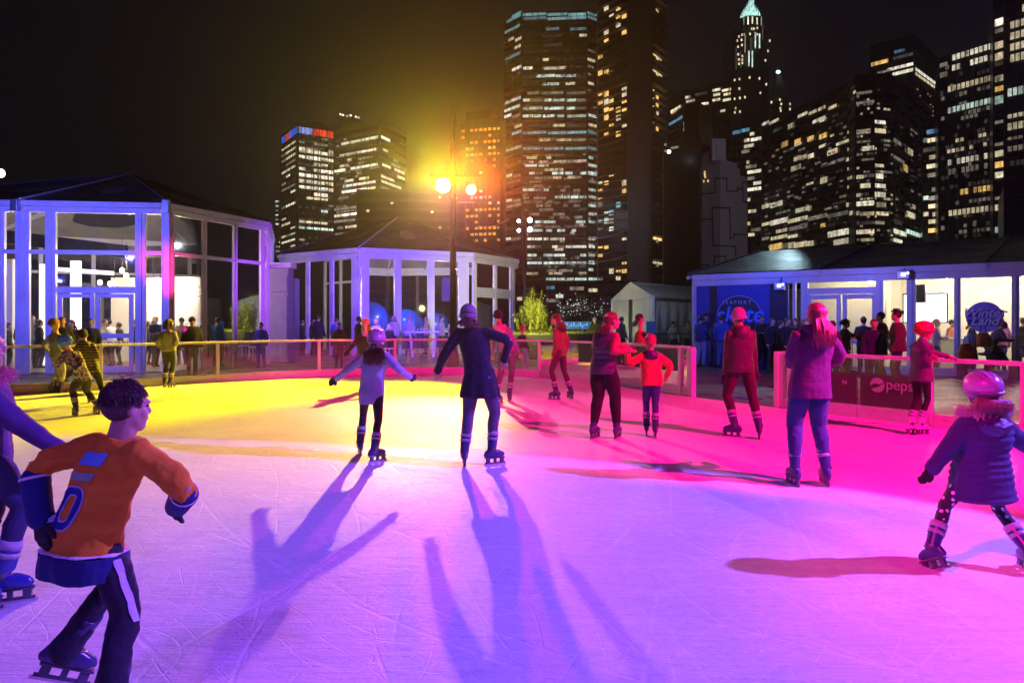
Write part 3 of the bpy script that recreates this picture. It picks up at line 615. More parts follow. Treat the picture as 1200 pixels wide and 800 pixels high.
Wp = W0+dR_*5.9; s = Soup(); s.beam(Wp+nB*.12+UPV*1.45, Wp+nB*4.0+UPV*1.45, .08, 2.9); s.obj('partition_wall', M['wallw'], rp)
s = Soup(); s.beam(Wp+nB*3.6+UPV*1.5, Wp+dR_*5.2+nB*3.6+UPV*1.5, .08, 3.0); s.obj('partition_wall', M['wallw'], rp)
s = Soup(); s.beam(Wp+dR_*5.2+nB*3.8+UPV*1.5, W2+nB*6.4+UPV*1.5, .08, 3.0); s.obj('partition_wall', M['wallw'], rp)
for k in range(-1, 2):
    s = Soup(); s.beam(W0+dR_*(4.2+k)+nB*3+UPV*1.5, W0+dR_*(5.2+k)+nB*3+UPV*1.5, .08, 3.0); s.obj('partition_wall', M['wallw'], rp)
for t, h, w in ((4.9, 1.5, 150), (7.6, 2.0, 200), (9.6, 2.0, 200), (12.6, 2.2, 300), (15.5, 2.0, 150)):
    c = W0+dR_*t+nB*h; point('rental_room_light', (c.x, c.y, 2.75), (1, .84, .58), w*.85, .06)
scn = thing('wall_screen', 'bright white screen on the wall behind the rental room glass', 'screen', tuple(at(1085)+nB*1.8))
c = onplane(1084, 361, W0+nB*1.8, d); s = Soup(); s.box(c, 1.25, .07, .95, d, n); s.obj('screen_frame', M['black'], scn, bevel=.01)
s = Soup(); s.box(c+n*.04, 1.18, .01, .88, d, n); s.obj('screen_face', M['screen'], scn)
# window decal Winter Land
wl = thing('window_emblem', 'round violet Winter Land emblem on the rental room glass', 'sign', tuple(at(1153)-n*(-.1)))
c = onw(1153.5, 371.5, .03); disc(c, d, (0, 0, 1), .44, .01, 40).obj('emblem_disc', M['print'], wl, color=(.42, .30, .85))
c2 = onw(1153.5, 372.5, .042); s = Soup(); s.box(c2+UPV*.12, .92, .01, .20, d, n); s.box(c2-UPV*.13, .80, .01, .20, d, n); s.obj('emblem_band', M['print'], wl, color=(.10, .08, .25))
text('lettering', 'Winter', onw(1152.5, 366.8, .055), .34, M['print'], wl, d, color=(.75, .72, .95), shear=.35, bold=.008)
text('lettering', 'Land', onw(1153, 376.5, .055), .34, M['print'], wl, d, color=(.75, .72, .95), shear=.35, bold=.008)
# shelves of rental skates
for i, (t0_, lb) in enumerate(((10.4, 'skate rack behind the Winter Land emblem'), (13.0, 'skate rack seen at the right frame edge'))):
    base = W0+dR_*t0_+nB*3.2; rk = thing('skate_rack', lb, 'shelf', tuple(base))
    for k in range(5):
        s = Soup(); s.box(base+dR_*1.1+UPV*(.35+k*.42), 2.3, .4, .04, dR_, nB); s.obj('shelf', M['galv'], rk)
        s = Soup()
        for j in range(11):
            c = base+dR_*(.1+j*.2)+UPV*(.47+k*.42); s.box(c, .12, .28, .10, dR_, nB); s.box(c+nB*.08+UPV*.10, .11, .11, .14, dR_, nB)
        s.obj('rental_skates', M['black'], rk, kind='stuff', bevel=.02)
    for x in (0, 2.25):
        s = Soup(); s.box(base+dR_*x+UPV*1.15, .05, .42, 2.3, dR_, nB); s.obj('upright', M['galv'], rk)
# flood fixtures at the eaves
def flood_box(px, py, P, d_, n_, label):
    c = onplane(px, py, P+n_*.25, d_); root = thing('eave_fixture', label, 'light fixture', tuple(c))
    s = Soup(); s.box(c, .34, .22, .28, d_, n_); s.obj('housing', M['galv'], root, bevel=.03)
    s = Soup(); s.box(c+n_*.12, .12, .02, .1, d_, n_); s.box(c+n_*.12+d_*.12+UPV*.04, .06, .02, .06, d_, n_); s.obj('lens', m_emit('fixture_lens', (.8, .75, 1), 3), root)
    s = Soup(); s.beam(c-n_*.1+UPV*.12, c-n_*.22+UPV*.3, .03, .03); s.obj('bracket', M['dark'], root)
flood_box(914, 335, W0, d, n, 'small fixture with lit lenses hanging at the eave above the hoarding'); flood_box(1059, 322, W0, d, n, 'fixture on the eave at the middle post of the long pavilion')
sb = thing('hanging_loudspeaker', 'dark loudspeaker hung behind the glass beside the middle post', 'loudspeaker', tuple(at(1077)+nB*.5)); s = Soup(); s.box(onplane(1077, 344, W0+nB*.6, d), .36, .3, .55, d, n); s.obj('speaker_body', M['black'], sb, bevel=.03)

# ---- small marquee tent
TZ = 2.62; T0 = at_px(717, 36.0); T1 = at_px(766, 31.0); T2 = Vector((T1.x+4.4, T1.y+5.2, 0)); T3 = T0+(T2-T1)
tn = thing('marquee_tent', 'small white marquee with open lit slit standing beyond the rink gate', 'tent', tuple(T1))
m_t = m_plain('tent_fabric', (.62, .64, .64), .6, 0, .15, 1.5, .4, 4)
pk0 = (T0+T1)/2+UPV*3.42; pk1 = (T3+T2)/2+UPV*3.42
def wavy(P, Q, z0, z1, nm, skip=None):
    d_ = (Q-P); n_ = Vector((d_.y, -d_.x, 0)).normalized(); N = 48; s = Soup(); r0_ = []; r1_ = []
    for i in range(N+1):
        t = i/N; c = P+d_*t+n_*(.05*math.sin(t*46)+.03*math.sin(t*19+1)); r0_.append(tuple(c+UPV*z0)); r1_.append(tuple(P+d_*t+UPV*z1))
    s.add(r0_+r1_, [(i, i+1, N+2+i, N+1+i) for i in range(N) if not (skip and skip[0] < i/N < skip[1])]); o = s.obj(nm, m_t, tn, smooth=True)
    md = o.modifiers.new('solid', 'SOLIDIFY'); md.thickness = .01; return o
wavy(T0, T0.lerp(T1, .44), GZ, TZ, 'wall_curtain'); wavy(T0.lerp(T1, .53), T1, GZ, TZ, 'wall_curtain'); wavy(T1, T2, GZ, TZ, 'wall_curtain'); wavy(T2, T3, GZ, TZ, 'wall_curtain'); wavy(T3, T0, GZ, TZ, 'wall_curtain')
s = Soup(); E = UPV*TZ
s.add([tuple(p_) for p_ in (T0+E, T1+E, pk0)], [(0, 1, 2)]); s.obj('gable', m_t, tn)
for a, b_, c, e in ((T1, T2, pk1, pk0), (T3, T0, pk0, pk1)):
    s = Soup(); o_ = UPV*(TZ+.01); s.add([tuple(a+o_), tuple(b_+o_), tuple(c), tuple(e)], [(0, 1, 2, 3)]); o = s.obj('roof_panel', m_t, tn); md = o.modifiers.new('solid', 'SOLIDIFY'); md.thickness = .02
for a, b_ in ((T0+E, pk0), (T1+E, pk0), (T1+E, T2+E), (pk0, pk1)):
    s = Soup(); s.beam(a+UPV*.02, b_+UPV*.02, .08, .08); s.obj('frame_edge', M['alu'], tn)
for c in (T0, T1, T2): s = Soup(); s.box(c+UPV*1.28, .08, .08, 2.6); s.obj('leg', M['alu'], tn)
s = Soup(); cc = T0.lerp(T1, .49)+Vector((.3, .5, 0)); s.box(cc+UPV*1.2, .5, .05, 2.3, (T1-T0).normalized(), Vector(((T1-T0).y, -(T1-T0).x, 0)).normalized()); s.obj('lit_panel', m_emit('tent_panel_light', (.85, .95, 1), 3), tn)
point('tent_fill_light', (4.2, 27.0, 5.5), (.7, .85, 1), 330, .06)  # unseen lamp added to brighten the marquee
sg = thing('notice_board', 'small blue notice board beside the marquee corner', 'sign', tuple(at_px(763, 30.2)))
s = Soup(); s.box(at_px(763, 30.2, 1.27), .42, .05, .55); s.obj('notice_panel', M['print'], sg, color=(.05, .15, .5)); s = Soup(); s.box(at_px(763, 30.25, .5), .05, .05, 1.15); s.obj('notice_post', M['dark'], sg)

# ---- queue barriers
for i, (px, Y, lb) in enumerate(((788, 27.5, 'black queue barrier left of the hoarding'), (898, 22.2, 'black queue barrier in front of the hoarding'), (968, 20.0, 'black queue barrier in front of the rental room doors'))):
    b0 = at_px(px, Y); q_ = thing('queue_barrier', lb, 'barrier', tuple(b0), 'black queue barriers'); s = Soup()
    for z in (.2, 1.05): s.tube([b0+Vector((-.8, .1, z)), b0+Vector((.9, -.2, z))], [.022, .022], 8)
    s.obj('rail', M['dark'], q_)
    s = Soup()
    for k in range(9): x = -.8+k*.2125; c = b0+Vector((x, .1-.3*k/8, 0)); s.tube([c+UPV*.22, c+UPV*1.03], [.012, .012], 6, round_=False)
    s.obj('bars', M['dark'], q_)
    for k in (-.7, .8):
        s = Soup(); s.box(b0+Vector((k, 0, .07)), .06, .5, .12); s.obj('foot', M['dark'], q_)

# ---- lamp posts
def floodlamp(c, mat, size, label, face=(0, -1, -.25)):
    root = thing('floodlight', label, 'floodlight', tuple(c)); f_ = Vector(face).normalized(); r_ = f_.cross(UPV).normalized(); u_ = r_.cross(f_)
    s = Soup(); s.tube([c-f_*.20, c-f_*.1, c+f_*.02], [size*.4, size*.85, size], 18, round_=False); s.obj('housing', M['dark'], root, smooth=True)
    s = Soup(); s.tube([c+f_*.022, c+f_*.04], [size*.94, size*.90], 20, round_=False); s.obj('lens', mat, root)
    s = Soup(); s.beam(c-f_*.12+r_*size*1.05, c-f_*.12+r_*size*1.05+UPV*.35, .03, .05); s.beam(c-f_*.12-r_*size*1.05, c-f_*.12-r_*size*1.05+UPV*.35, .03, .05); s.obj('yoke', M['dark'], root)
    return root
lp_ = thing('lamp_post', 'tall dark lamp post with two coloured floodlights behind the rink', 'lamp post', (POLE[0], POLE[1], 0))
s = Soup(); s.tube([(POLE[0], POLE[1], GZ), (POLE[0], POLE[1], 9.2)], [.13, .085], 14, round_=False); s.obj('pole', M['dark'], lp_, smooth=True)
s = Soup(); s.beam((POLE[0]-.8, POLE[1]-.1, 6.62), (POLE[0]+.95, POLE[1]-.1, 6.62), .07, .07); s.obj('crossarm', M['dark'], lp_)
s = Soup(); s.beam((POLE[0]+.2, POLE[1]-.1, 5.72), (POLE[0]+.75, POLE[1]-.1, 5.70), .05, .04); s.obj('bracket', M['galv'], lp_)
s = Soup(); s.tube([(POLE[0], POLE[1], GZ), (POLE[0], POLE[1], .5)], [.24, .17], 14, round_=False); s.obj('base', M['dark'], lp_)
floodlamp(Vector((-2.4, 23.75, 6.27)), M['lensy'], .26, 'bright yellow floodlight, left of the pair on the tall post')
floodlamp(Vector((-1.42, 23.75, 6.12)), M['lenso'], .17, 'smaller orange pink floodlight, right of the pair on the tall post')
q4 = thing('lamp_post', 'distant lamp post with a cluster of four white floodlights', 'lamp post', tuple(at_px(615, 45)))
s = Soup(); c = at_px(615, 45); s.tube([c, c+UPV*8.3], [.14, .1], 10, round_=False); s.obj('pole', M['dark'], q4); s = Soup(); s.beam(c+UPV*8.15-Vector((.5, 0, 0)), c+UPV*8.15+Vector((.5, 0, 0)), .06, .06); s.beam(c+UPV*7.5-Vector((.5, 0, 0)), c+UPV*7.5+Vector((.5, 0, 0)), .06, .06); s.obj('crossarm', M['dark'], q4)
for px, py, lb in ((608, 259, 'upper left'), (621, 258, 'upper right'), (608, 270, 'lower left'), (621, 269, 'lower right')):
    p_ = pt(px, py, 44.8); floodlamp(p_, M['lens'], .12 if px < 615 else .17, lb+' floodlight of the four lamp cluster', (0, -1, -.1))
q5 = thing('lamp_post', 'lamp post rising above the left edge of the blue pavilion', 'lamp post', tuple(at_px(-6, 34)))
c = at_px(-6, 34); s = Soup(); s.tube([c, c+UPV*9.0], [.13, .1], 10, round_=False); s.obj('pole', M['dark'], q5); s = Soup(); s.beam(c+UPV*8.95, c+UPV*8.95+Vector((.4, 0, 0)), .05, .05); s.obj('arm', M['dark'], q5)
floodlamp(pt(1, 203, 33.8), M['lens'], .22, 'white floodlight above the pavilion at the left frame edge', (.1, -1, -.2))
# overhead cables
for (a, b_, lb) in (((560, 265, 60), (597, 256, 62), 'pale overhead cable beside the orange windowed tower'), ((674, 279, 55), (738, 269, 60), 'upper pale overhead cable in front of the glass tower'), ((660, 308, 50), (737, 298, 55), 'lower pale overhead cable in front of the glass tower')):
    P, Q = pt(*a), pt(*b_); s = Soup(); pts_ = [P.lerp(Q, t)-UPV*(.3*4*t*(1-t)) for t in np.linspace(0, 1, 7)]; s.tube(pts_, [.03]*7, 6); tag(s.obj('overhead_cable', M['alu']), lb, 'cable')

# ---- planter, bamboo, bare tree with fairy lights
pl = thing('planter', 'low grassy planter box lit green below the bamboo', 'planter', tuple(at_px(655, 29)))
s = Soup(); s.box(at_px(655, 29.4, .48), 4.6, 1.6, 1.08); s.obj('planter_box', M['dark'], pl, bevel=.03)
s = Soup()
for k in range(1500):
    x = random.uniform(-2.2, 2.2); y = random.uniform(-.75, .75); c = at_px(655, 29.4, 1.0)+Vector((x, y, 0)); h = random.uniform(.06, .18); a = random.random()*3.1; w = .015
    s.add([c+Vector((math.cos(a)*w, math.sin(a)*w, 0)), c-Vector((math.cos(a)*w, math.sin(a)*w, 0)), c+Vector((random.uniform(-.05, .05), random.uniform(-.05, .05), h))], [(0, 1, 2)])
m_leaf = m_plain('bamboo_leaf', (.17, .20, .03), .55, 0, .5, 6, .1)
s.obj('grass', m_leaf, pl, kind='stuff')
bm = thing('bamboo_plant', 'bushy bamboo lit yellow green standing in the planter', 'bamboo', tuple(at_px(623, 29.2, 1.0)))
s = Soup(); lf = Soup()
for k in range(34):
    c = at_px(623, 29.2, 1.0)+Vector((random.gauss(0, .27), random.gauss(0, .25), 0)); h = random.uniform(.8, 2.0)*(1.05-abs(c.x-at_px(623, 29.2).x)*.9); lean = Vector((random.gauss(0, .17), random.gauss(0, .15), 0))
    tip = c+lean+UPV*h; s.tube([c, c.lerp(tip, .5)+UPV*.03, tip], [.012, .010, .004], 5, round_=False)
    for j in range(95):
        t = random.uniform(.12, 1); b_ = c.lerp(tip, t); dv = Vector((random.gauss(0, 1), random.gauss(0, 1), random.uniform(-.6, .9))).normalized(); L = random.uniform(.10, .22); sd = dv.cross(UPV).normalized()*L*.14
        o_ = dv*random.uniform(0, .10); m_ = b_+o_+dv*L*.45; lf.add([tuple(b_+o_), tuple(m_+sd), tuple(b_+o_+dv*L-UPV*.02), tuple(m_-sd)], [(0, 1, 2, 3)])
s.obj('canes', m_leaf, bm); lf.obj('leaves', m_leaf, bm, kind='stuff')
spot('bamboo_uplight', (0.9, 26.8, 2.3), (.85, 29.2, 2.0), (1, .92, .22), 1500, 110, .8, .1)
def bare_tree(px, Y, h, label, lights=True):
    root = thing('bare_tree', label, 'tree', tuple(at_px(px, Y)), 'bare trees wound with fairy lights'); s = Soup(); tr = Soup(); ends = []
    base = at_px(px, Y); tr.tube([base+UPV*GZ, base+UPV*h*.2, base+UPV*h*.36], [.14, .11, .08], 8); tr.obj('trunk', M['dark'], root, smooth=True)
    def br(p, dv, L, r, dep):
        q_ = p+dv*L; mid = p+dv*L*.5+Vector((random.gauss(0, .04), random.gauss(0, .04), 0)); s.tube([p, mid, q_], [r, r*.8, r*.6], 5, round_=False); ends.extend([p.lerp(q_, random.random()) for _ in range(2)]+[q_])
        if dep: 
            for _ in range(3): br(q_ if random.random() < .6 else mid, (dv+Vector((random.gauss(0, .55), random.gauss(0, .55), random.gauss(.1, .3)))).normalized(), L*random.uniform(.6, .82), r*.6, dep-1)
    for _ in range(5): br(base+UPV*h*random.uniform(.25, .36), Vector((random.gauss(0, .6), random.gauss(0, .5), .9)).normalized(), h*.22, .05, 3)
    s.obj('branches', M['dark'], root)
    if lights:
        l = Soup()
        for e in random.sample(ends, min(len(ends), 60)): l.box(e, .026, .026, .026)
        l.obj('fairy_lights', m_emit('fairy_light', (.85, .95, 1), 2), root, kind='stuff')
bare_tree(655, 33, 3.6, 'bare tree with tiny white lights right of the bamboo, left of the two'); bare_tree(684, 36, 3.8, 'bare tree with tiny white lights nearer the marquee, right of the two')
sg = thing('lit_sign', 'small lit blue sign below the fairy light trees', 'sign', tuple(at_px(677, 32)))
s = Soup(); s.box(at_px(676, 32, 1.35), 1.35, .08, .36); s.obj('sign_board', M['print'], sg, color=(.03, .1, .4)); text('lettering', 'SKATE', at_px(676, 31.95, 1.36), .26, m_emit('sign_letters', (.2, .6, 1), 1.3), sg, (1, 0, 0)) if False else None
s = Soup()
for k in range(11): s.box(at_px(662+k*2.6, 31.94, 1.36+.05*math.sin(k*2.1)), .07, .02, .12+.06*math.cos(k*1.7))
s.obj('sign_tubes', m_emit('sign_tube', (.1, .45, 1), 1.1), sg)
for x in (-.6, .6): s = Soup(); s.box(at_px(676, 32.02, .55)+Vector((x, 0, 0)), .05, .05, 1.25); s.obj('post', M['dark'], sg)
spot('path_light', (3.2, 24.5, 5.0), (1.8, 22.6, 0), (1, .95, .85), 900, 80, .9, .2)

spot('roof_patch_fill', (13.5, 33.0, 9.0), (8.7, 25.6, 3.8), (.55, .85, 1), 900, 26, .8, .1)  # unseen lamp added for the pale patch on the long roof
# ================================================================= skyline
WARM = (1.0, .83, .54); PALE = (1.0, .94, .72); COOLW = (.80, 1.0, .88); TEAL = (.35, .75, .80); AMBER = (1.0, .60, .18); BLUE = (.12, .35, .55)
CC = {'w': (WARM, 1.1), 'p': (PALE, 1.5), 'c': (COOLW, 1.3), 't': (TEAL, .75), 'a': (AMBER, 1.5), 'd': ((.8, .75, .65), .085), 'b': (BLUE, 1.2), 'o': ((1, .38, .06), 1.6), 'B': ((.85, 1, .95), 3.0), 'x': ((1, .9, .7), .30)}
def skew(base, label, cat='building', name='office_tower'): return thing(name, label, cat, tuple(base))
class Tower:
    def __init__(s, label, pts, D0, i0, depth, name='office_tower', mat='facade', z0=GZ, backshift=0, top=None):
        s.zt = CAMZ+(HY-pts[i0][1])/F*D0 if top is None else top; s.P = []
        for px, py in pts:
            Y = F*(s.zt-CAMZ)/(HY-py) if top is None else py; s.P.append(Vector(((px-600)/F*Y, Y, 0)))
        s.px = [p[0] for p in pts]; a, b_ = s.P[0], s.P[-1]
        poly = s.P+[Vector((b_.x*(1+depth/b_.y*.9)+backshift, b_.y+depth, 0)), Vector((a.x*(1+depth/a.y*.9)+backshift, a.y+depth, 0))]
        s.poly = poly; s.D0 = D0
        s.root = skew((a+b_)/2, label, name=name); q = Soup()
        q.rings([[(p.x, p.y, z0) for p in poly], [(p.x, p.y, s.zt) for p in poly]]); s.wall_mat = mat
        s.wall = q.obj('wall', M[mat], s.root); s.small = {}
    dim = 1.0
    def seg(s, px):
        for i in range(len(s.P)-1):
            if s.px[i]-.01 <= px <= s.px[i+1]+.01: return i
        return 0 if px < s.px[0] else len(s.P)-2
    def frame(s, i):
        P, Q = s.P[i], s.P[i+1]; d = (Q-P).normalized(); return P, Q, d, Vector((d.y, -d.x, 0))
    def at(s, px, py, off=.3):
        i = s.seg(px); P, Q, d, n = s.frame(i); return onplane(px, py, P+n*off, d)
    def bands(s, pitch, h, zmin=4, proud=.35, mat='band', segs=None, z_top=None):
        q = Soup(); z = (z_top or s.zt)-h/2-.05
        while z > zmin:
            for i in range(len(s.P)-1):
                if segs and i not in segs: continue
                P, Q, d, n = s.frame(i); q.beam(P+n*proud/2+UPV*z+d*.02, Q+n*proud/2+UPV*z-d*.02, proud, h)
            z -= pitch
        q.obj('floor_bands', M[mat], s.root, kind='stuff')
    def mull(s, spacing, w=.25, proud=.5, mat='band', segs=None, z1=None):
        q = Soup()
        for i in range(len(s.P)-1):
            if segs and i not in segs: continue
            P, Q, d, n = s.frame(i); L = (Q-P).length; m = max(1, int(L/spacing))
            for k in range(m+1):
                c = P+d*(L*k/m)+n*(proud/2); q.box(c+UPV*((z1 or s.zt)/2), w, proud, (z1 or s.zt)-.05, d, n)
        q.obj('mullions', M[mat], s.root, kind='stuff')
    def win(s, x0, x1, py, k, hpx=2.6, off=.50, force=False):
        """one lit window strip, given by its photo extent on this facade"""
        xm = (x0+x1)/2; i = s.seg(xm); P, Q, d, n = s.frame(i)
        x0 = max(x0, min(s.px[i], s.px[i+1])+.6); x1 = min(x1, max(s.px[i], s.px[i+1])-.6)
        if x1-x0 < .8: return
        c = onplane(xm, py, P+n*off, d); a = onplane(x0, py, P+n*off, d); b_ = onplane(x1, py, P+n*off, d)
        a = Vector((a.x, a.y, c.z)); b_ = Vector((b_.x, b_.y, c.z)); h = hpx*1.15/F*c.y
        col, st = CC[k]; st *= random.uniform(.5, 1.15)*s.dim; col = tuple(min(4, v*st*random.uniform(.93, 1.07)) for v in col)
        if x1-x0 >= 6.5 or force:
            q = Soup(); q.beam(a, b_, .2, h); q.obj('window', M['window'], s.root, color=col)
        else: s.small.setdefault(k, Soup()).beam(a, b_, .2, h)
    def rand(s, x0, x1, y0, y1, pitch, w, gap, prob, kinds, hpx=2.4, slope=None, run=1):
        """grid of small windows; rows follow the receding facade"""
        y = y0; xm = (x0+x1)/2
        while y < y1:
            rp_ = prob*random.choice((.2, .6, 1, 1.4, 1.7)); x = x0; kk = random.choice(kinds); zc = s.at(xm, y).z
            while x < x1-w*.5:
                if random.random() < rp_:
                    ww = w*random.randint(1, run)+(gap*0); i = s.seg(x); P, Q, d, n = s.frame(i); c = onplane(x+ww/2, y, P, d)
                    yy = HY-(zc-CAMZ)*F/c.y
                    s.win(x, min(x+ww, x1), yy, kk if random.random() < .7 else random.choice(kinds), hpx*random.uniform(.85, 1.1)); x += ww
                else: x += w
                x += gap
            y += pitch
    def done(s):
        for k, q in s.small.items():
            col, st = CC[k]; q.obj('small_windows', M['window'], s.root, color=tuple(min(4, v*st*.72*s.dim) for v in col), kind='stuff')
    def roofbox(s, px0, px1, h, name='roof_plant'):
        P = s.at(px0, 200, -3); Q = s.at(px1, 200, -3); P.z = Q.z = 0; d = (Q-P); dn = d.normalized(); n = Vector((dn.y, -dn.x, 0))
        q = Soup(); q.box((P+Q)/2-n*6+UPV*(s.zt+h/2), d.length, 10, h, dn, n); return q.obj(name, M['facade'], s.root)

# T1 tower with the red white and blue crown
t = Tower('slim gridded tower whose top band glows blue, white and red', [(329, 158), (349, 143), (395, 150.5)], 420, 1, 25)
t.bands(3.9, 1.5); t.mull(4.0, .7, .6)
for i, (a, b_, k) in enumerate(((330, 334.5, 'b'), (335, 338.5, 'R'), (339, 343, 'b'), (343.5, 348.5, 'b'), (350.5, 357, 'V'), (358, 366, 'V'), (367, 374, 'R'), (375, 382.5, 'R'), (383.5, 390.5, 'R'), (391.5, 394.8, 'b'))):
    CC['R'] = ((1, .06, .03), .9); CC['V'] = ((.30, .38, 1), 1.1); CC['b'] = ((.02, .13, .9), 1.2)
    zc = t.at(349, 151.5).z; c_ = t.at((a+b_)/2, 151); t.win(a, b_, HY-(zc-CAMZ)*F/c_.y, k, 6.5, .9, True)
CC['b'] = (BLUE, .8)
t.rand(350.5, 394, 160, 300, 7.0, 3.2, .6, .5, 'd', 2.4); t.rand(350.5, 394, 162, 178, 7.0, 7.4, 1.3, .55, 'wx'); t.rand(350.5, 394, 179, 232, 7.0, 7.4, 1.3, .82, 'pwp', 3.4); t.rand(350.5, 394, 233, 300, 7.0, 7.4, 1.3, .5, 'wwxc')
t.rand(330, 348, 170, 300, 7.0, 5, .4, .72, 'wxp', 2.0); t.done(); t.roofbox(358, 380, 3)
# T2
t = Tower('wide tower with a folded face and long pale window rows behind the first', [(391, 152), (446, 140), (476, 156)], 390, 1, 30, mat='darkglass')
t.bands(5.4, 2.6, mat='facade'); t.mull(8, .3, .2, 'facade')
t.rand(394, 445, 160, 290, 6.6, 3.4, 1, .45, 'ddx', 2.0); t.rand(447, 475, 170, 290, 6.6, 3.4, 1, .4, 'ddx', 2.0)
for y, sl, runs in ((160, 0, [(400, 443, 'p'), (447, 457, 'p')]), (174, 0, [(398, 417, 'w'), (418, 441, 'p'), (449, 455, 'w')]), (181, 0, [(407, 412, 'w'), (461, 466, 'x')]), (187, 0, [(398, 408, 'w'), (420, 426, 'x'), (459, 470, 'x')]), (192, 0, [(392, 405, 'p'), (411, 443, 'p'), (448, 458, 'p'), (462, 474, 'w')]), (199, 0, [(418, 424, 'x'), (466, 474, 'w')]), (206, 0, [(404, 414, 'w'), (421, 432, 'w'), (445, 462, 'p')]), (212, 0, [(402, 413, 'c'), (414, 440, 'w'), (447, 470, 'w')]), (219, 0, [(400, 430, 'p'), (431, 440, 'w'), (445, 458, 'x')]), (226, 0, [(396, 408, 'x'), (424, 429, 'w'), (440, 449, 'w')]), (239, 0, [(392, 418, 'x')]), (247, 0, [(392, 399, 'w'), (400, 418, 'p')]), (254, 0, [(392, 416, 'x')]), (262, 0, [(395, 402, 'x'), (405, 418, 'w')]), (270, 0, [(393, 416, 'x')]), (279, 0, [(396, 418, 'x')])):
    for a, b_, k in runs:
        zc = t.at(445, y).z; c = t.at((a+b_)/2, y); t.win(a, b_, HY-(zc-CAMZ)*F/c.y, k, 2.5)
t.done()
q = Soup(); 
for px, py in ((399, 134), (402, 135), (407, 136), (411, 135.5), (417, 137), (420, 138)): q.box(pt(px, py, 385), .9, .9, .9)
q.obj('roof_lights', M['window'], t.root, color=(1.5, 1.3, 1.0), kind='stuff'); t.roofbox(398, 420, 4)
t = Tower('low dark block with one row of lamps left of the tall lamp post', [(418, 222), (478, 222), (545, 226)], 300, 0, 20)
t.bands(4, 1.2); t.rand(420, 540, 229, 290, 9, 3.4, 6, .18, 'wpx', 2.4); t.done()
# T4 tower, lens flare tint put into its orange window colours
t = Tower('narrow tower with orange tinted windows behind the paired floodlights', [(538, 141), (586, 137), (592, 141)], 330, 1, 25, mat='band')
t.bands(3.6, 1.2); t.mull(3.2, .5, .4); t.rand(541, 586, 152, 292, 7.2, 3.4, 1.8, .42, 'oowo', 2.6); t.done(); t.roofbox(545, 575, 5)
t = Tower('lower far block with sparse windows behind the middle pavilion roof', [(476, 205), (536, 200)], 420, 1, 20); t.rand(478, 534, 215, 290, 8, 3, 5, .2, 'wx', 2.2); t.done()
t = Tower('thin far block at the left foot of the crowned tower', [(322, 232), (331, 232)], 500, 0, 20); t.rand(323, 331, 236, 300, 5.3, 3, 1, .5, 'cx', 1.8); t.done()
# T5 big glass tower
t = Tower('broad dark glass tower with chamfered left edge and teal lit top', [(590.5, 27), (612, 15.5), (688, 12), (700.5, 17)], 330, 2, 45, mat='darkglass')
t.dim = .62
t.bands(3.88, 2.1, mat='facade'); t.mull(6.5, .3, .5, 'facade')
rows5 = [(17, 't', [(600, 611), (612, 640), (641, 665), (666, 687), (688, 700)]), (21.5, 't', [(594, 611), (612, 640), (641, 687), (689, 699)]), (34, 't', [(592, 609), (640, 655), (668, 688)]), (41.5, 'w', [(679, 688)]), (42, 'd', [(636, 658)]), (46, 'w', [(596, 602), (604, 611)]), (52.5, 'd', [(637, 660)]), (55, 'w', [(603, 610)]), (66, 't', [(592, 610)]), (70, 'w', [(636, 643), (685, 697)]), (80, 'p', [(600, 611), (613, 624), (637, 662)]), (89, 'c', [(628, 650), (651, 662), (663, 675)]), (90, 'd', [(612, 627), (676, 698)]), (98.5, 'c', [(636, 655)]), (98, 'w', [(663, 674), (689, 696)]), (109, 'x', [(618, 632), (634, 660), (664, 687)]), (117.5, 'c', [(592, 610), (613, 636), (638, 662), (664, 687)]), (127, 'c', [(591, 609), (613, 636), (638, 661), (664, 687)]), (136, 'c', [(590, 609), (611, 634), (636, 650), (653, 661), (664, 687), (690, 699)]), (147, 'w', [(603, 617), (648, 662), (690, 699)]), (147, 'd', [(619, 646), (664, 688)]), (155.5, 't', [(600, 611), (613, 640), (642, 687), (690, 699)]), (164, 'w', [(632, 645), (652, 687)]), (174, 't', [(592, 611), (613, 636), (638, 660), (662, 688), (689, 699)]),
 (185, 'w', [(617, 629), (640, 646)]), (194, 'c', [(615, 629), (631, 643), (689, 699)]), (203, 'c', [(620, 636), (647, 660), (662, 671), (680, 687), (689, 699)]), (206, 'p', [(591, 610)]), (213, 'x', [(620, 635), (593, 609), (690, 699)]), (222.5, 'c', [(612, 635), (637, 643), (690, 698)]), (223, 'x', [(656, 663), (672, 680)]), (231, 'c', [(650, 668), (669, 688), (690, 698)]), (232, 'x', [(613, 620), (625, 640)]), (235, 'c', [(591, 610)]), (241, 'x', [(594, 611), (628, 636), (638, 646), (660, 665), (672, 680)]), (241, 'c', [(690, 698)]), (251, 'x', [(620, 632), (648, 662)]), (251, 'c', [(690, 698)]), (260, 'c', [(627, 651), (675, 686), (690, 696)]), (270, 'c', [(615, 622), (624, 636), (640, 647), (653, 662), (670, 675)]), (280, 'p', [(591, 610), (618, 635), (637, 643), (645, 662), (690, 697)]), (289, 'p', [(618, 634), (647, 662), (663, 688), (690, 697)]), (299, 'c', [(618, 629), (637, 662), (680, 687), (690, 697)]), (308, 'c', [(618, 635), (637, 662), (664, 687), (690, 697)]), (317, 'x', [(640, 652), (655, 671)]), (327, 'c', [(640, 662), (664, 688), (690, 700)]), (336, 'x', [(640, 662), (668, 690)]), (345, 'c', [(642, 655), (670, 680)]), (355, 'x', [(630, 650), (664, 690)])]
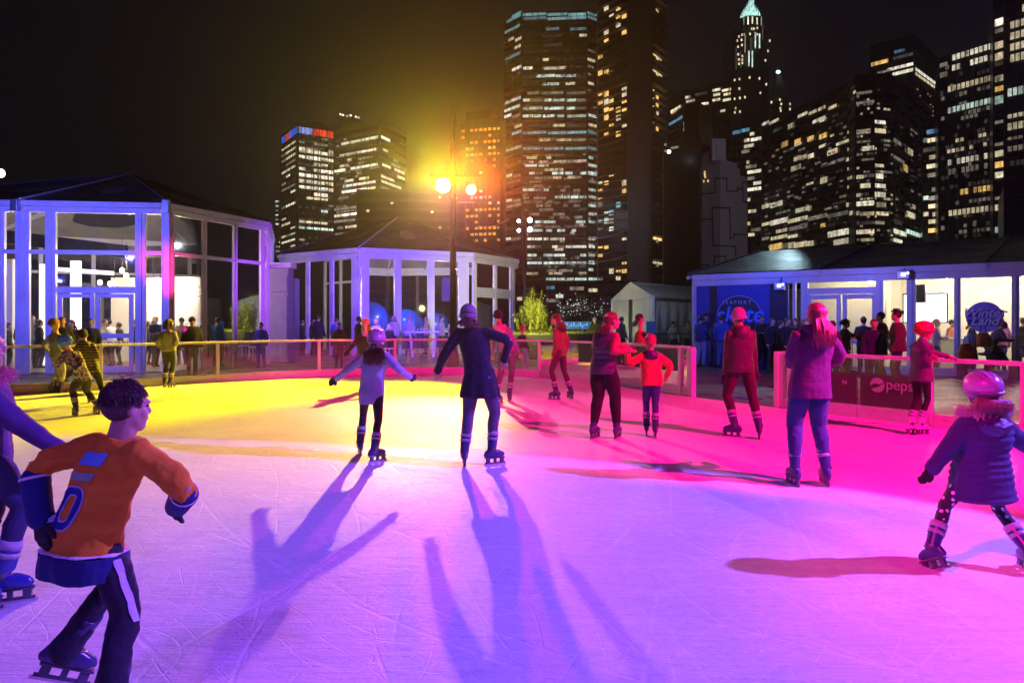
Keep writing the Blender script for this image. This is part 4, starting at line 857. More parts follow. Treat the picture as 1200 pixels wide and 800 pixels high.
for y, k, runs in rows5:
    for a, b_ in runs:
        if b_-a > 14 and k in 'cpw' and random.random() < .6:
            m = a+(b_-a)*random.uniform(.35, .65); t.win(a, m-.5, y, k, 2.7); t.win(m+.5, b_, y, random.choice((k, 'x')), 2.7)
        else: t.win(a, b_, y, k, 2.7)
t.rand(613, 687, 60, 352, 9.35, 3.0, .7, .34, 'ddx', 2.2); t.rand(592, 611, 60, 352, 9.35, 3.0, .7, .30, 'ddx', 2.2); t.rand(689, 700, 60, 352, 9.35, 3.0, .7, .30, 'dx', 2.2)
t.rand(614, 687, 180, 345, 9.35, 5, 1.0, .26, 'xw', 2.6, run=2); t.rand(690, 699, 185, 345, 9.35, 5, 1.0, .5, 'cx', 2.8); t.done()
# T6 concrete balcony tower
t = Tower('tall concrete residential tower with jutting balconies rising out of the frame', [(700.5, -40), (735, -60), (763, -60), (777.5, -44)], 270, 1, 30, mat='facade', name='residential_tower')
q = Soup(); P, Q, d, n = t.frame(1); q.beam((P+Q)/2+UPV*(t.zt/2)-d*((Q-P).length/2)+n*.6, (P+Q)/2+UPV*(t.zt/2)+d*((Q-P).length/2)+n*.6, 1.2, t.zt-.1); q.obj('concrete_shaft', M['conc'], t.root)
for i in (0, 2):
    P, Q, d, n = t.frame(i); L = (Q-P).length; z = 4; 
    while z < t.zt-2:
        q = Soup()
        if i == 0:
            for k, (a, b_) in enumerate(((.0, .40), (.44, .72), (.76, 1.0))):
                q.beam(P+d*L*a+n*.9+UPV*z, P+d*L*b_+n*.9+UPV*z, 1.8, .25)
        else: q.beam(P+n*.9+UPV*z, Q+n*.9+UPV*z+d*.6, 1.8, .25); q.add([tuple(Q+n*1.7+UPV*(z+.1)), tuple(Q+d*2.2+UPV*(z+.6)), tuple(Q+UPV*(z+.1)), tuple(Q+n*1.7+UPV*(z+1.1))], [(0, 1, 2), (0, 3, 1)])
        q.obj('balcony', M['conc'], t.root); z += 3.15
for py0, py1, pr, ks in ((10, 110, .22, 'aaw'), (110, 165, .45, 'aaw'), (175, 205, .12, 'a'), (205, 240, .32, 'aw'), (240, 275, .5, 'ctx'), (280, 345, .28, 'awx')):
    for a, b_ in ((701, 706), (708, 713), (714, 719), (722, 727), (729, 734)):
        y = py0
        while y < py1:
            if random.random() < pr: t.win(a, b_, y, random.choice(ks), random.choice((2.6, 4, 5.5)), .1)
            y += 9.4
    y = py0
    while y < py1:
        if random.random() < pr*.9: t.win(765.5, 775.5, y, random.choice(ks), 2.4, .1); t.win(769, 771.5, y+3, random.choice(ks), 5, .1)
        y += 9.4
t.done()
# T7 dark block with lit glass top, and office block behind
t = Tower('dark windowless block directly right of the balcony tower', [(778, 168), (822, 160)], 210, 1, 25, mat='facade'); t.roofbox(800, 818, 12, 'roof_box')
q = Soup(); p_ = pt(784, 178, 209); q.ell(p_, .55, .55, .55); q.obj('roof_lamp', m_emit('cool_beacon', (.75, .95, 1), 9), t.root, smooth=True)
for a, b_, y in ((786, 795, 173), (773, 781, 170), (776, 783, 177)): t.win(a, b_, y, 'x', 2.2)
t.done()
t = Tower('curved office block with blue glass crown behind the dark block', [(783, 117), (800, 106), (857, 94)], 300, 2, 30, mat='darkglass'); t.bands(4.3, 2.0, mat='facade')
for a, b_, y, k in ((803, 809, 114, 'w'), (804, 814, 118.5, 'w'), (803, 830, 123.5, 'p'), (786, 797, 128, 'w'), (787, 792, 131, 'w'), (835, 844, 105.5, 'w'), (846, 857, 105.5, 'w'), (836, 844, 111, 'w'), (848, 856, 110.5, 'w'), (835, 844, 117, 'w'), (847, 857, 117, 'w'), (844, 850, 130, 'w'), (797, 803, 136, 'x'), (811, 816, 134, 'w'), (824, 830, 133, 'w'), (815, 828, 110, 'd'), (784, 802, 141, 'b'), (795, 815, 144, 'b'), (790, 820, 148, 'b'), (800, 818, 151, 'b'), (806, 812, 147, 't')): t.win(a, b_, y, k, 2.5)
t.done()
# T8 spire tower
root = thing('spire_tower', 'slender stepped tower with a glowing crown at the top of the frame', 'building', tuple(at_px(881, 520)))
def prism(px0, px1, pyt, pyb, D, dep, name='wall', mat='facade', parent=root, ch=.25):
    a, b_ = at_px(px0, D), at_px(px1, D); w = b_.x-a.x; z1 = CAMZ+(HY-pyt)/F*D; z0 = CAMZ+(HY-pyb)/F*D; c = ch*w
    poly = [(a.x, D+c), (a.x+c, D), (b_.x-c, D), (b_.x, D+c), (b_.x, D+dep), (a.x, D+dep)]; q = Soup(); q.rings([[(x, y, z0) for x, y in poly], [(x, y, z1) for x, y in poly]]); return q.obj(name, M[mat], parent)
prism(857, 906, 78, 380, 520, 34); prism(861, 902, 33, 78, 523, 28); prism(870, 896, 17, 33, 526, 22)
q = Soup()
for k in range(5):
    x0 = 871+k*2.4; x1 = 893.5-k*2.2; a = at_px(x0, 524); b_ = at_px(x1, 524); z0 = CAMZ+(HY-(17-k*3.6))/F*524; z1 = CAMZ+(HY-(17-k*3.6-3.4))/F*524; w = b_.x-a.x; m = (a+b_)/2
    q.rings([[(m.x+math.cos(v)*w/2, 530+math.sin(v)*w/2, z0) for v in np.linspace(0, 6.28, 12, endpoint=False)], [(m.x+math.cos(v)*w*.38, 530+math.sin(v)*w*.38, z1) for v in np.linspace(0, 6.28, 12, endpoint=False)]])
    for v in np.linspace(0, 6.28, 10, endpoint=False): q.tube([(m.x+math.cos(v)*w*.5, 530+math.sin(v)*w*.5, z0), (m.x+math.cos(v)*w*.44, 530+math.sin(v)*w*.44, z1+2.2)], [.5, .05], 4, round_=False)
q.tube([(at_px(882, 530).x, 530, z1), (at_px(882, 530).x, 530, z1+9)], [1.2, .1], 6, round_=False); q.obj('glowing_crown', M['window'], root, color=(.62, 1.15, 1.05))
def vwin(root, px, y0, y1, D, k, w=1.3):
    a = at_px(px, D); q = Soup(); z0 = CAMZ+(HY-y1)/F*D; z1 = CAMZ+(HY-y0)/F*D; q.box((a.x, D-.3, (z0+z1)/2), w/F*D, .4, z1-z0); col, st = CC[k]; q.obj('lit_rib' if y1-y0 > 6 else 'window', M['window'], root, color=tuple(v*st for v in col))
for px, y0, y1, k in ((871.5, 21, 30, 'x'), (876.5, 20, 29, 'p'), (881.5, 20, 28, 'p'), (887, 21, 29, 'p'), (892, 20, 30, 'x'), (862.5, 55, 82, 'd'), (873, 42, 62, 'x'), (885, 38, 57, 'c'), (890, 40, 57, 'c'), (877.5, 60, 78, 'c'), (881.5, 60, 79, 'c'), (880, 45, 60, 'd'), (893.5, 30, 48, 'd'), (868, 60, 80, 'd')): vwin(root, px, y0, y1, 519.5, k)
sm = Soup()
for px, py in ((866, 43), (869.5, 41), (872, 40.5), (881, 34), (883.5, 34), (887.5, 33), (879, 40), (887.5, 40.5), (864, 48), (869, 47), (865, 55), (869.5, 53), (861, 94), (866.5, 93), (878.5, 91), (890, 92), (866.5, 104), (861, 116), (867, 115), (873, 114), (891, 109), (902, 48), (897, 71), (900, 60), (862, 127), (867, 131), (861, 132), (898, 99), (904, 120), (866, 70), (870, 70), (870, 74), (866, 75), (870, 66), (865, 64)): sm.box(pt(px, py, 519.6), 1.1, .3, 1.7)
sm.obj('small_windows', M['window'], root, color=(1.2, .95, .6), kind='stuff')
root2 = thing('pyramid_tower', 'slim tower with a dim pyramid roof and one beacon right of the spire tower', 'building', tuple(at_px(915, 600)))
prism(907, 926, 118, 380, 600, 20, parent=root2, ch=.1)
q = Soup(); a, b_ = at_px(908, 601), at_px(925.5, 601); zt = CAMZ+(HY-118)/F*600; zp = CAMZ+(HY-72)/F*600; m = at_px(912.5, 608); q.add([(a.x, 601, zt), (b_.x, 601, zt), (b_.x, 619, zt), (a.x, 619, zt), (m.x, 610, zp)], [(0, 1, 4), (1, 2, 4), (2, 3, 4), (3, 0, 4), (0, 3, 2, 1)]); q.obj('pyramid_roof', M['conc'], root2)
q = Soup(); q.ell(pt(912, 84.5, 600), 2.0, 1, 1.5); q.obj('beacon', m_emit('cyan_beacon', (.6, 1, .95), 3), root2)
sm = Soup()
for px, py in ((914, 117), (915.5, 122), (914.5, 127), (915, 130), (925.8, 122), (925.8, 128)): sm.box(pt(px, py, 599.6), 1.3, .3, 2)
sm.obj('small_windows', M['window'], root2, color=(1, .9, .6), kind='stuff')
# T10 grey panel building with the grooved pattern
t = Tower('grey windowless panel building with dark stepped groove lines', [(822.5, 176), (844, 166), (876, 187)], 150, 1, 24, name='panel_building', mat='concg', top=None)
t.wall.hide_render = False
z5 = lambda x, y: (760+x/4.2125, 140+y/4.21)
root = t.root
# rebuild the wall as stepped blocks
bpy.data.objects.remove(t.wall); t.P = [at_px(822.5, 158), at_px(844, 150), at_px(876, 158)]; t.px = [822.5, 844, 876]
def block(pts, pyt, name='wall', D=150):
    zt = CAMZ+(HY-pyt)/F*D; q = Soup(); q.rings([[(p.x, p.y, GZ) for p in pts], [(p.x, p.y, zt) for p in pts]]); return q.obj(name, M['concg'], root)
P0, P1, P2 = t.P; bk = Vector((5.5, 22, 0)); P15 = P1.lerp(P2, .72); P17 = P1.lerp(P2, .62)
block([P0, P1, P17, P17+bk, P0+bk], 186); block([P17+Vector((.02, 0, 0)), P15, P15+bk, P17+bk], 191); block([P15+Vector((.02, 0, 0)), P2, P2+bk, P15+bk], 199)
q = Soup(); q.rings([[(p.x, p.y, CAMZ+(HY-190)/F*150) for p in (P0+Vector((.4, .6, 0)), P1+Vector((-.6, .5, 0)), P1+bk, P0+bk)], [(p.x, p.y, CAMZ+(HY-170)/F*150) for p in (P0+Vector((.4, .6, 0)), P1+Vector((-.6, .5, 0)), P1+bk, P0+bk)]]); q.obj('stair_tower', M['concg'], root)
q = Soup(); q.rings([[(p.x, p.y, CAMZ+(HY-187)/F*150) for p in (P1+Vector((-1.6, .8, 0)), P1+Vector((1.6, 1.2, 0)), P1+Vector((2.6, 9, 0)), P1+Vector((0, 9, 0)))], [(p.x, p.y, CAMZ+(HY-161)/F*150) for p in (P1+Vector((-1.6, .8, 0)), P1+Vector((1.6, 1.2, 0)), P1+Vector((2.6, 9, 0)), P1+Vector((0, 9, 0)))]]); q.obj('roof_house', M['concg'], root)
paths = [[(262, 370), (330, 362), (330, 290), (385, 290), (385, 352), (435, 355), (440, 340), (462, 345), (465, 310), (487, 308)], [(262, 495), (315, 490), (318, 435), (400, 438), (403, 588), (420, 585), (422, 565), (487, 568)], [(318, 490), (320, 620), (430, 627), (430, 700)], [(325, 725), (328, 675), (380, 675), (378, 715)], [(465, 345), (465, 405), (487, 410)], [(262, 718), (296, 716), (298, 745)]]
for pa in paths:
    for a, b_ in zip(pa[:-1], pa[1:]):
        xa, ya = z5(*a); xb, yb = z5(*b_)
        segs_ = [(xa, ya, xb, yb)]
        if xa < 844 < xb: ym = ya+(yb-ya)*(844-xa)/(xb-xa); segs_ = [(xa, ya, 843.8, ym), (844.2, ym, xb, yb)]
        for x0, y0_, x1, y1_ in segs_:
            i = t.seg((x0+x1)/2); P, Q, d, n = t.frame(i); A_ = onplane(x0, y0_, P+n*.04, d); B_ = onplane(x1, y1_, P+n*.04, d); v = (B_-A_).normalized()*.13
            q = Soup(); q.beam(A_-v, B_+v, .10, .30, up=n) if abs(v.z) > .1 else q.beam(A_-v, B_+v, .10, .30); q.obj('groove_line', M['dark'], root)
q = Soup(); 
for px, py, h in ((826, 203, 5), (826.5, 207, 3), (825, 212.5, 2.5), (830, 212, 2.5)): q.box(t.at(px, py, .1), .4, .2, h*.19)
q.obj('small_windows', M['window'], root, color=(.9, .6, .25), kind='stuff')
# T11
t = Tower('thin gridded block with bright rows between grey building and dark tower', [(858, 153), (892.5, 146)], 260, 1, 18, mat='darkglass')
t.bands(3.1, 1.0, mat='band'); t.mull(1.8, .16, .4)
t.win(858.5, 868, 155, 'b', 3.4); t.win(869, 878, 152.5, 'b', 3.4)
for y, k, a, b_ in ((157, 'w', 879, 884), (163, 'p', 880, 892), (164.5, 'w', 872, 878), (171, 'w', 872, 883), (177.5, 'x', 869, 878), (190, 'w', 875, 878), (195, 'x', 874, 886), (201, 'p', 876, 892), (209, 'x', 876, 884), (214.5, 'p', 883, 892), (221.5, 'p', 876, 892), (234, 'w', 876, 879), (247.5, 'w', 877, 886), (275, 'w', 877, 884), (262, 'a', 876, 879), (269, 'x', 880, 891)): t.win(a, b_, y, k, 3.2)
t.done()
# T12 the dark stepped tower
t = Tower('massive near black office tower with a rounded bay and long slanting window rows', [(892.5, 147), (995, 96), (1003, 89), (1025, 86), (1047, 89), (1090, 128)], 220, 3, 30, mat='darkglass')
t.dim = .62
z4 = lambda x, y: (860+x/5, 140+y/5)
t.bands(3.75, 1.9, mat='facade'); t.mull(6, .25, .35, 'facade')
def W12(x0, x1, y, k, h=2.8): a, yy = z4(x0, y); b_, _ = z4(x1, y); t.win(a, b_, yy, k, h)
for a in ((165, 205, 22, 'p'), (207, 262, 12, 'w'), (318, 352, 38, 'w', 5), (232, 280, 60, 'd'), (462, 500, 10, 'p'), (500, 540, 4, 'p'), (500, 543, 97, 'a', 5), (432, 466, 112, 'a', 4.5), (355, 390, 128, 'a', 4.5), (278, 315, 145, 'a', 5.5), (600, 672, 135, 'w'), (500, 540, 155, 'w'), (548, 606, 190, 'w', 5), (352, 390, 228, 'w', 4.5), (392, 425, 220, 'w', 4), (434, 467, 214, 'w', 4.5), (335, 392, 283, 'w', 5), (570, 650, 242, 'x'), (658, 690, 232, 'w', 3.5), (476, 505, 255, 'x', 2), (515, 545, 262, 'x', 2), (508, 545, 356, 'w', 6), (163, 212, 508, 'w', 4), (214, 284, 497, 'p', 5), (360, 432, 528, 'w', 4.4), (434, 452, 520, 'w', 5), (165, 212, 612, 'w', 3), (213, 316, 597, 'p', 5), (318, 430, 586, 'w', 4), (434, 545, 572, 'x', 4), (550, 668, 556, 'x', 4), (670, 692, 550, 'w', 4), (248, 312, 651, 'w', 3.4), (325, 430, 632, 'x', 4), (508, 535, 620, 'a', 4), (165, 206, 697, 'x', 3), (218, 312, 690, 'w', 3.4), (318, 372, 684, 'w', 3), (550, 700, 662, 'p', 6), (210, 282, 745, 'a', 6), (284, 314, 740, 'x', 5), (318, 356, 737, 'w', 6), (358, 428, 732, 'w', 5.4), (432, 466, 726, 'w', 5), (585, 712, 712, 'p', 5.5), (800, 888, 15, 'p', 3.4), (705, 800, 72, 'w', 4.5), (802, 890, 66, 'w', 4.4), (720, 800, 130, 'x', 2), (750, 855, 168, 'p', 4.4), (750, 878, 232, 'x', 2), (820, 878, 270, 'w', 3), (672, 690, 342, 'w', 3), (690, 760, 338, 'w', 3.6), (762, 832, 330, 'x', 3), (834, 874, 332, 'p', 5), (740, 800, 388, 'w', 4.6), (800, 888, 388, 'p', 4), (716, 742, 444, 'w', 3.5), (765, 790, 438, 'd', 3.5), (808, 888, 440, 'p', 5), (660, 676, 500, 'w', 4), (708, 835, 492, 'p', 4.6), (838, 890, 500, 'w', 5), (700, 735, 550, 'w', 4), (740, 832, 552, 'w', 3.6), (834, 905, 552, 'w', 3.6), (720, 860, 605, 'd', 3), (815, 882, 605, 'x', 3), (702, 905, 656, 'w', 4.4), (745, 860, 704, 'w', 3), (905, 985, 706, 'p', 3.4), (905, 980, 122, 'x', 3.4), (1022, 1048, 190, 'w', 6), (920, 1000, 230, 'x', 3), (995, 1018, 286, 'a', 7), (1015, 1060, 560, 'w', 5.4), (1045, 1062, 512, 'w', 4), (935, 985, 602, 'd', 4), (908, 1010, 658, 'p', 4.4), (1012, 1100, 668, 'c', 4)): W12(*a)
for y, a, b_ in ((152-140+0, 0, 0),): pass
for y in (155, 175, 198, 209, 219, 240): t.win(993.2, 995, y, 'w', 3)
t.rand(896, 993, 150, 292, 5.7, 3.2, 1.2, .20, 'ddx', 2.2); t.rand(896, 993, 165, 292, 5.7, 4, 3, .04, 'xw', 2.2, run=2); t.rand(1004, 1046, 105, 290, 5.3, 3, 1.0, .32, 'xwd', 2.2); t.rand(1050, 1084, 150, 270, 6, 2.8, 1.6, .25, 'xdd', 2)
for a, b_, y, k in ((998, 1022, 109, 'x'), (1002, 1028, 120, 'x'), (1000, 1003, 108, 'w')): t.win(a, b_, y, k, 2.6)
for a, b_, y in ((888.5, 897, 147), (898, 905, 144), (906, 913.5, 141)): pass
for a, b_, y in ((935, 946, 134.5), (948, 957, 131.5), (959, 967, 127), (971, 980, 125.5), (953, 967, 140)): t.win(a, b_, y, 'w', 3)
t.done()
# T13
t = Tower('box topped tower with two lit stripes behind the dark stepped tower', [(1020, 54), (1071, 40), (1103, 71)], 330, 1, 30, mat='darkglass')
t.bands(7.2, .8, mat='band'); t.mull(2.6, .2, .3, 'band')
for a, b_, y, k, h in ((1021, 1041, 73.5, 'a', 3.6), (1040, 1070, 78.5, 'p', 3.0), (1046, 1070, 84.5, 'p', 3.2), (1028, 1044, 84, 'x', 2), (1047, 1070, 66, 'd', 3), (1048, 1060, 60, 'b', 3)): t.win(a, b_, y, k, h)
for k in range(7):
    a = 1073+k*4.2; t.win(a, a+3.4, 82+k*3.1, 'p', 2.8); t.win(a, a+3.4, 87.5+k*3.0, 'w', 2.4)
q = Soup()
for r_ in range(14):
    for c_ in range(9):
        if random.random() < .3: p_ = t.at(1075+c_*3.0, 100+r_*5+c_*2.6, .1); q.box(p_, .7, .7, .6)
q.obj('faint_windows', M['window'], t.root, color=(.22, .16, .09), kind='stuff'); t.done()
# T15
t = Tower('slim glass stair block with bright cells right of the dark stepped tower', [(1081.5, 141), (1101, 137)], 225, 1, 15, mat='darkglass'); t.bands(3.0, .9); t.mull(1.5, .14, .4)
for y, k, a, b_ in ((154.5, 'b', 1086, 1095), (164, 'w', 1087, 1099), (164.5, 'x', 1081, 1086), (175, 'd', 1082, 1099), (184, 'w', 1089, 1098), (194.5, 'w', 1086, 1099), (205, 'x', 1087, 1099), (222, 'x', 1092, 1099), (232, 'c', 1082, 1088), (232, 'x', 1089, 1099), (241.5, 'w', 1088, 1099), (251, 'w', 1082, 1088), (251, 'w', 1093, 1100), (259.5, 'w', 1088, 1099), (270, 'a', 1088, 1099)): t.win(a, b_, y, k, 4.2)
t.done()
# T14 punched windows: left volume and taller right volume
t = Tower('dark tower with rows of small punched lit windows near the right edge', [(1101, 68), (1165, 48)], 190, 1, 30, mat='facade'); t.bands(3.3, .5, mat='band', proud=.2); t.mull(2.3, .5, .3, 'band')
t.dim = .62
for (y, x0, x1, k, pr) in ((66, 1116, 1160, 'p', 1), (78, 1116, 1160, 'p', .9), (86, 1140, 1158, 'd', .6), (103, 1111, 1160, 'w', 1), (128, 1111, 1160, 'c', 1), (137, 1126, 1152, 'x', .5), (163, 1120, 1156, 'w', .6), (176, 1110, 1156, 'w', .45), (189, 1111, 1158, 'p', .92), (200, 1111, 1158, 'x', .85), (224, 1120, 1158, 'a', .95), (236, 1120, 1158, 'x', .6), (248, 1112, 1158, 'w', .85), (260, 1130, 1150, 'x', .2), (270, 1124, 1158, 'x', .8), (208, 1111, 1158, 'd', .3), (150, 1111, 1158, 'd', .3)):
    x = x0; zc = t.at(x0, y+2).z
    while x < x1:
        if random.random() < pr: c = t.at(x+1.8, y); t.win(x, x+3.5, HY-(zc-CAMZ)*F/c.y, k, 5.6 if pr > .8 else 3.6)
        x += 5.3
t.rand(1103, 1163, 72, 290, 12, 3.5, 1.8, .3, 'ddx', 4); t.win(1101.5, 1110, 76, 'x', 4); t.win(1101.5, 1110, 87.5, 'x', 5); t.win(1101.5, 1105, 110, 'd', 5); t.done()
t = Tower('taller tower with punched windows and a lit stair strip cut by the right frame edge', [(1165.5, -20), (1176, -24), (1260, -52)], 170, 1, 30, mat='facade'); t.bands(3.3, .5, mat='band', proud=.2); t.mull(2.4, .5, .3, 'band')
t.dim = .62
for y, k, h in ((26, 'p', 7), (36, 'x', 4), (53, 'w', 7), (66, 'w', 7), (74, 'd', 5), (92, 'w', 6), (104, 'a', 5), (117, 'c', 8), (143, 'x', 3), (169, 'x', 3), (180, 'w', 6), (193, 'a', 6), (205, 'p', 6), (232, 'x', 3), (243, 'w', 6), (269, 'c', 6)): t.win(1166, 1175.6, y, k, h, force=True)
for (y, x0, k, pr, h) in ((28, 1184, 'w', 1, 7), (41, 1184, 'w', .9, 7), (54, 1184, 'w', 1, 7), (67, 1184, 'w', 1, 7.5), (107, 1181, 'c', 1, 8), (135, 1181, 'w', .9, 4), (147, 1181, 'w', 1, 7), (161, 1181, 'x', .8, 3), (173, 1181, 'x', .9, 5), (8, 1198, 'w', 1, 7), (190, 1184, 'd', .5, 5)):
    x = x0; zc = t.at(x0, y+2).z
    while x < 1225:
        if random.random() < pr: c = t.at(x+2.2, y); t.win(x, x+4.4, HY-(zc-CAMZ)*F/c.y, k, h)
        x += 6.3
t.done()
t = Tower('low dark louvred block in front of the right frame edge tower', [(1176, 219), (1250, 212)], 120, 0, 15, mat='facade'); t.bands(.75, .3, mat='band'); t.done()
t = Tower('distant dark block low behind the small marquee', [(740, 335), (812, 333)], 120, 0, 20); t.bands(3, 1); t.done()
t = Tower('street level shop block behind the bamboo with a few lit bays', [(560, 330), (745, 328)], 150, 0, 15, mat='darkglass'); t.bands(2.6, .6, zmin=1); t.mull(3, .2, .4)
for a, b_, y, k in ((640, 650, 337, 'b'), (651, 660, 347, 'c'), (668, 684, 338, 'x'), (672, 690, 362, 'x'), (690, 700, 340, 'w'), (606, 612, 350, 'w'), (660, 690, 360, 'd'), (640, 655, 352, 'x')): t.win(a, b_, y, k, 3.4)
t.done()
# ================================================================= people
folds = bpy.data.textures.new('cloth_folds', 'CLOUDS'); folds.noise_scale = .11; folds.noise_depth = 2
curls = bpy.data.textures.new('fine_lumps', 'CLOUDS'); curls.noise_scale = .03; curls.noise_depth = 2
def blob(soup, name, mat, parent, vox, color, smooth=4, fold=0, tex=None):
    o = soup.obj(name, M[mat] if isinstance(mat, str) else mat, parent, color=color)
    r = o.modifiers.new('remesh', 'REMESH'); r.mode = 'VOXEL'; r.voxel_size = vox; r.use_smooth_shade = True
    if smooth: m = o.modifiers.new('smooth', 'SMOOTH'); m.iterations = smooth; m.factor = .5
    if fold: m = o.modifiers.new('folds', 'DISPLACE'); m.texture = tex or folds; m.strength = fold; m.mid_level = .5; m.texture_coords = 'LOCAL'
    return o
def V(x): return Vector(x)
def ik(a, b_, l1, l2, pole):
    d = b_-a; D = d.length
    if D >= (l1+l2)*.999: return a+d*(l1/(l1+l2))
    x = (l1*l1-l2*l2+D*D)/(2*D); h = math.sqrt(max(l1*l1-x*x, 0)); u = d/D; p = V(pole)-u*V(pole).dot(u)
    if p.length < 1e-4: p = V((0, 0, 1))
    return a+u*x+p.normalized()*h
SK = [(.55, .36, .27), (.48, .30, .22), (.62, .42, .33), (.30, .18, .12)]
def person(label, pel, neck, head, hands, feet, yaw=0, hyaw=None, h=1.7, group=None, skin=0, top=None, legs=None, hat=None, hair=None, gloves=None, skates=True, hpitch=0, poles=None, kpoles=None, vox=None, lean_foot=None, bg=False, bulk=1.0, footcol=None, crouch=1.0, seat=False, hscale=1.0):
    """joints are world points; hands/feet = (body left, body right); feet = (point, yaw[, lift])"""
    s = h/1.7; hs = .3*s+.7; hyaw = yaw if hyaw is None else hyaw
    pel, neck, head = V(pel), V(neck), V(head); D = pel.y
    vox = vox or max(.0062, min(.022, D*.00125))
    ya = math.radians(yaw); f = V((math.sin(ya), math.cos(ya), 0)); r = V((math.cos(ya), -math.sin(ya), 0))
    ha = math.radians(hyaw); hp = math.radians(hpitch); hf0 = V((math.sin(ha), math.cos(ha), 0)); hr = V((math.cos(ha), -math.sin(ha), 0))
    hf = (hf0*math.cos(hp)+UPV*math.sin(hp)).normalized(); hu = hr.cross(hf)
    u = (neck-pel).normalized(); fo = (f-u*f.dot(u)).normalized(); ro = r
    base = V((pel.x, pel.y, 0)) if not bg else V((pel.x, pel.y, 0))
    root = thing('person', label, 'person', tuple(base), group)
    fs_ = .4+.6*s; tgt = .845*s*crouch
    for _ in range(0 if seat else 6):                       # raise or lower the pelvis until the longer leg is as straight as the pose allows
        hh = [pel+r*sg*.085*s for sg in (-1, 1)]; aa = [V(feet[i][0])+UPV*((.085 if skates else 0)+.085)*fs_ for i in (0, 1)]
        dd_ = max((hh[i]-aa[i]).length for i in (0, 1)); pel = pel+UPV*(tgt-dd_)*.9
    u = (neck-pel).normalized(); fo = (f-u*f.dot(u)).normalized()
    sh = [neck-u*.055*s+ro*sg*.150*s for sg in (-1, 1)]; hip = [pel+ro*sg*.085*s-u*.01 for sg in (-1, 1)]
    top = top or {}; legs = legs or {}
    poles = poles or [None, None]; kpoles = kpoles or [None, None]
    el, wr, kn, an, ft = [], [], [], [], []
    for i, sg in enumerate((-1, 1)):
        w = V(hands[i]); L = (w-sh[i]).length; mx = .55*s
        if L > mx: w = sh[i]+(w-sh[i])*(mx/L)
        e = ik(sh[i], w, .29*s, .26*s, poles[i] or (-f*.8+ro*sg*.6-UPV*.5)); el.append(e); wr.append(w)
        F_, fy = V(feet[i][0]), math.radians(feet[i][1]); fd = V((math.sin(fy), math.cos(fy), 0)); fs = .4+.6*s
        pitch = feet[i][2] if len(feet[i]) > 2 else 0; pr_ = math.radians(pitch); fd3 = (fd*math.cos(pr_)-UPV*math.sin(pr_)); fu = (UPV*math.cos(pr_)+fd*math.sin(pr_)); lift = (.085 if skates else .0)*fs
        a = F_+fu*(lift+.085*fs)-fd3*.04*fs; an.append(a); ft.append((F_, fd3, fu, fs, lift))
        k = ik(hip[i], a, .43*s, .42*s, kpoles[i] or (fd*.7+f*.5)); kn.append(k)
    # ---- body: one continuous skin surface
    b = Soup(); sc = skcol = SK[skin]
    b.loft([(pel-u*.10*s, ro, fo, .08*s, .055*s), (pel, ro, fo, .12*s, .075*s), (pel+u*.16*s, ro, fo, .10*s, .065*s), (pel+u*.34*s, ro, fo, .145*s, .09*s), (neck-u*.08*s, ro, fo, .13*s, .075*s), (neck-u*.0*s, ro, fo, .06*s, .055*s)])
    b.tube([neck-u*.05, neck.lerp(head, .55), head-hu*.03], [.056*hs, .050*hs, .05*hs], 12)
    S = .94*hs*hscale
    b.ell(head+hu*.022*S-hf*.012*S, .080*S, .098*S, .098*S, hr, hf, hu, 18, 13)
    b.ell(head-hu*.045*S+hf*.028*S, .062*S, .068*S, .072*S, hr, hf, hu, 16, 11)
    b.tube([head-hu*.095*S+hf*.062*S, head-hu*.088*S+hf*.07*S], [.026*S, .024*S], 10)        # chin
    b.tube([head+hu*.012*S+hf*.088*S, head-hu*.020*S+hf*.104*S], [.009*S, .0135*S], 8)         # nose
    b.tube([head-hu*.055*S+hf*.085*S-hr*.018*S, head-hu*.055*S+hf*.085*S+hr*.018*S], [.012*S, .012*S], 8)   # mouth
    b.tube([head+hu*.028*S+hf*.080*S-hr*.035*S, head+hu*.028*S+hf*.080*S+hr*.035*S], [.014*S, .014*S], 8)   # brow
    for sg in (-1, 1):
        b.ell(head-hu*.01*S+hr*sg*.080*S-hf*.005*S, .012*S, .022*S, .033*S, hr, hf, hu, 8, 7)
        b.ell(head-hu*.03*S+hr*sg*.04*S+hf*.06*S, .026*S, .026*S, .026*S, hr, hf, hu, 8, 7)
    def handshape(q, w, dirv, pr, scale, thick=1.0):
        dv = dirv.normalized(); side = dv.cross(pr).normalized(); nn_ = side.cross(dv)
        q.loft([(w-dv*.015*scale, side, nn_, .026*scale*thick, .021*scale*thick), (w+dv*.02*scale, side, nn_, .036*scale*thick, .019*scale*thick), (w+dv*.085*scale, side, nn_, .042*scale*thick, .016*scale*thick)], 12)
        for k, (off, ln) in enumerate(((-.031, .062), (-.011, .076), (.010, .070), (.030, .055))):
            p0 = w+dv*.080*scale+side*off*scale; c1 = p0+dv*ln*.5*scale-nn_*.006*scale; c2 = c1+dv*ln*.42*scale-nn_*.024*scale
            q.tube([p0, c1, c2], [.0098*scale*thick, .0092*scale*thick, .0078*scale*thick], 7)
        p0 = w+dv*.03*scale-side*.034*scale; q.tube([p0, p0+dv*.03*scale-side*.026*scale-nn_*.008*scale, p0+dv*.060*scale-side*.028*scale-nn_*.02*scale], [.013*scale*thick, .011*scale*thick, .009*scale*thick], 7)
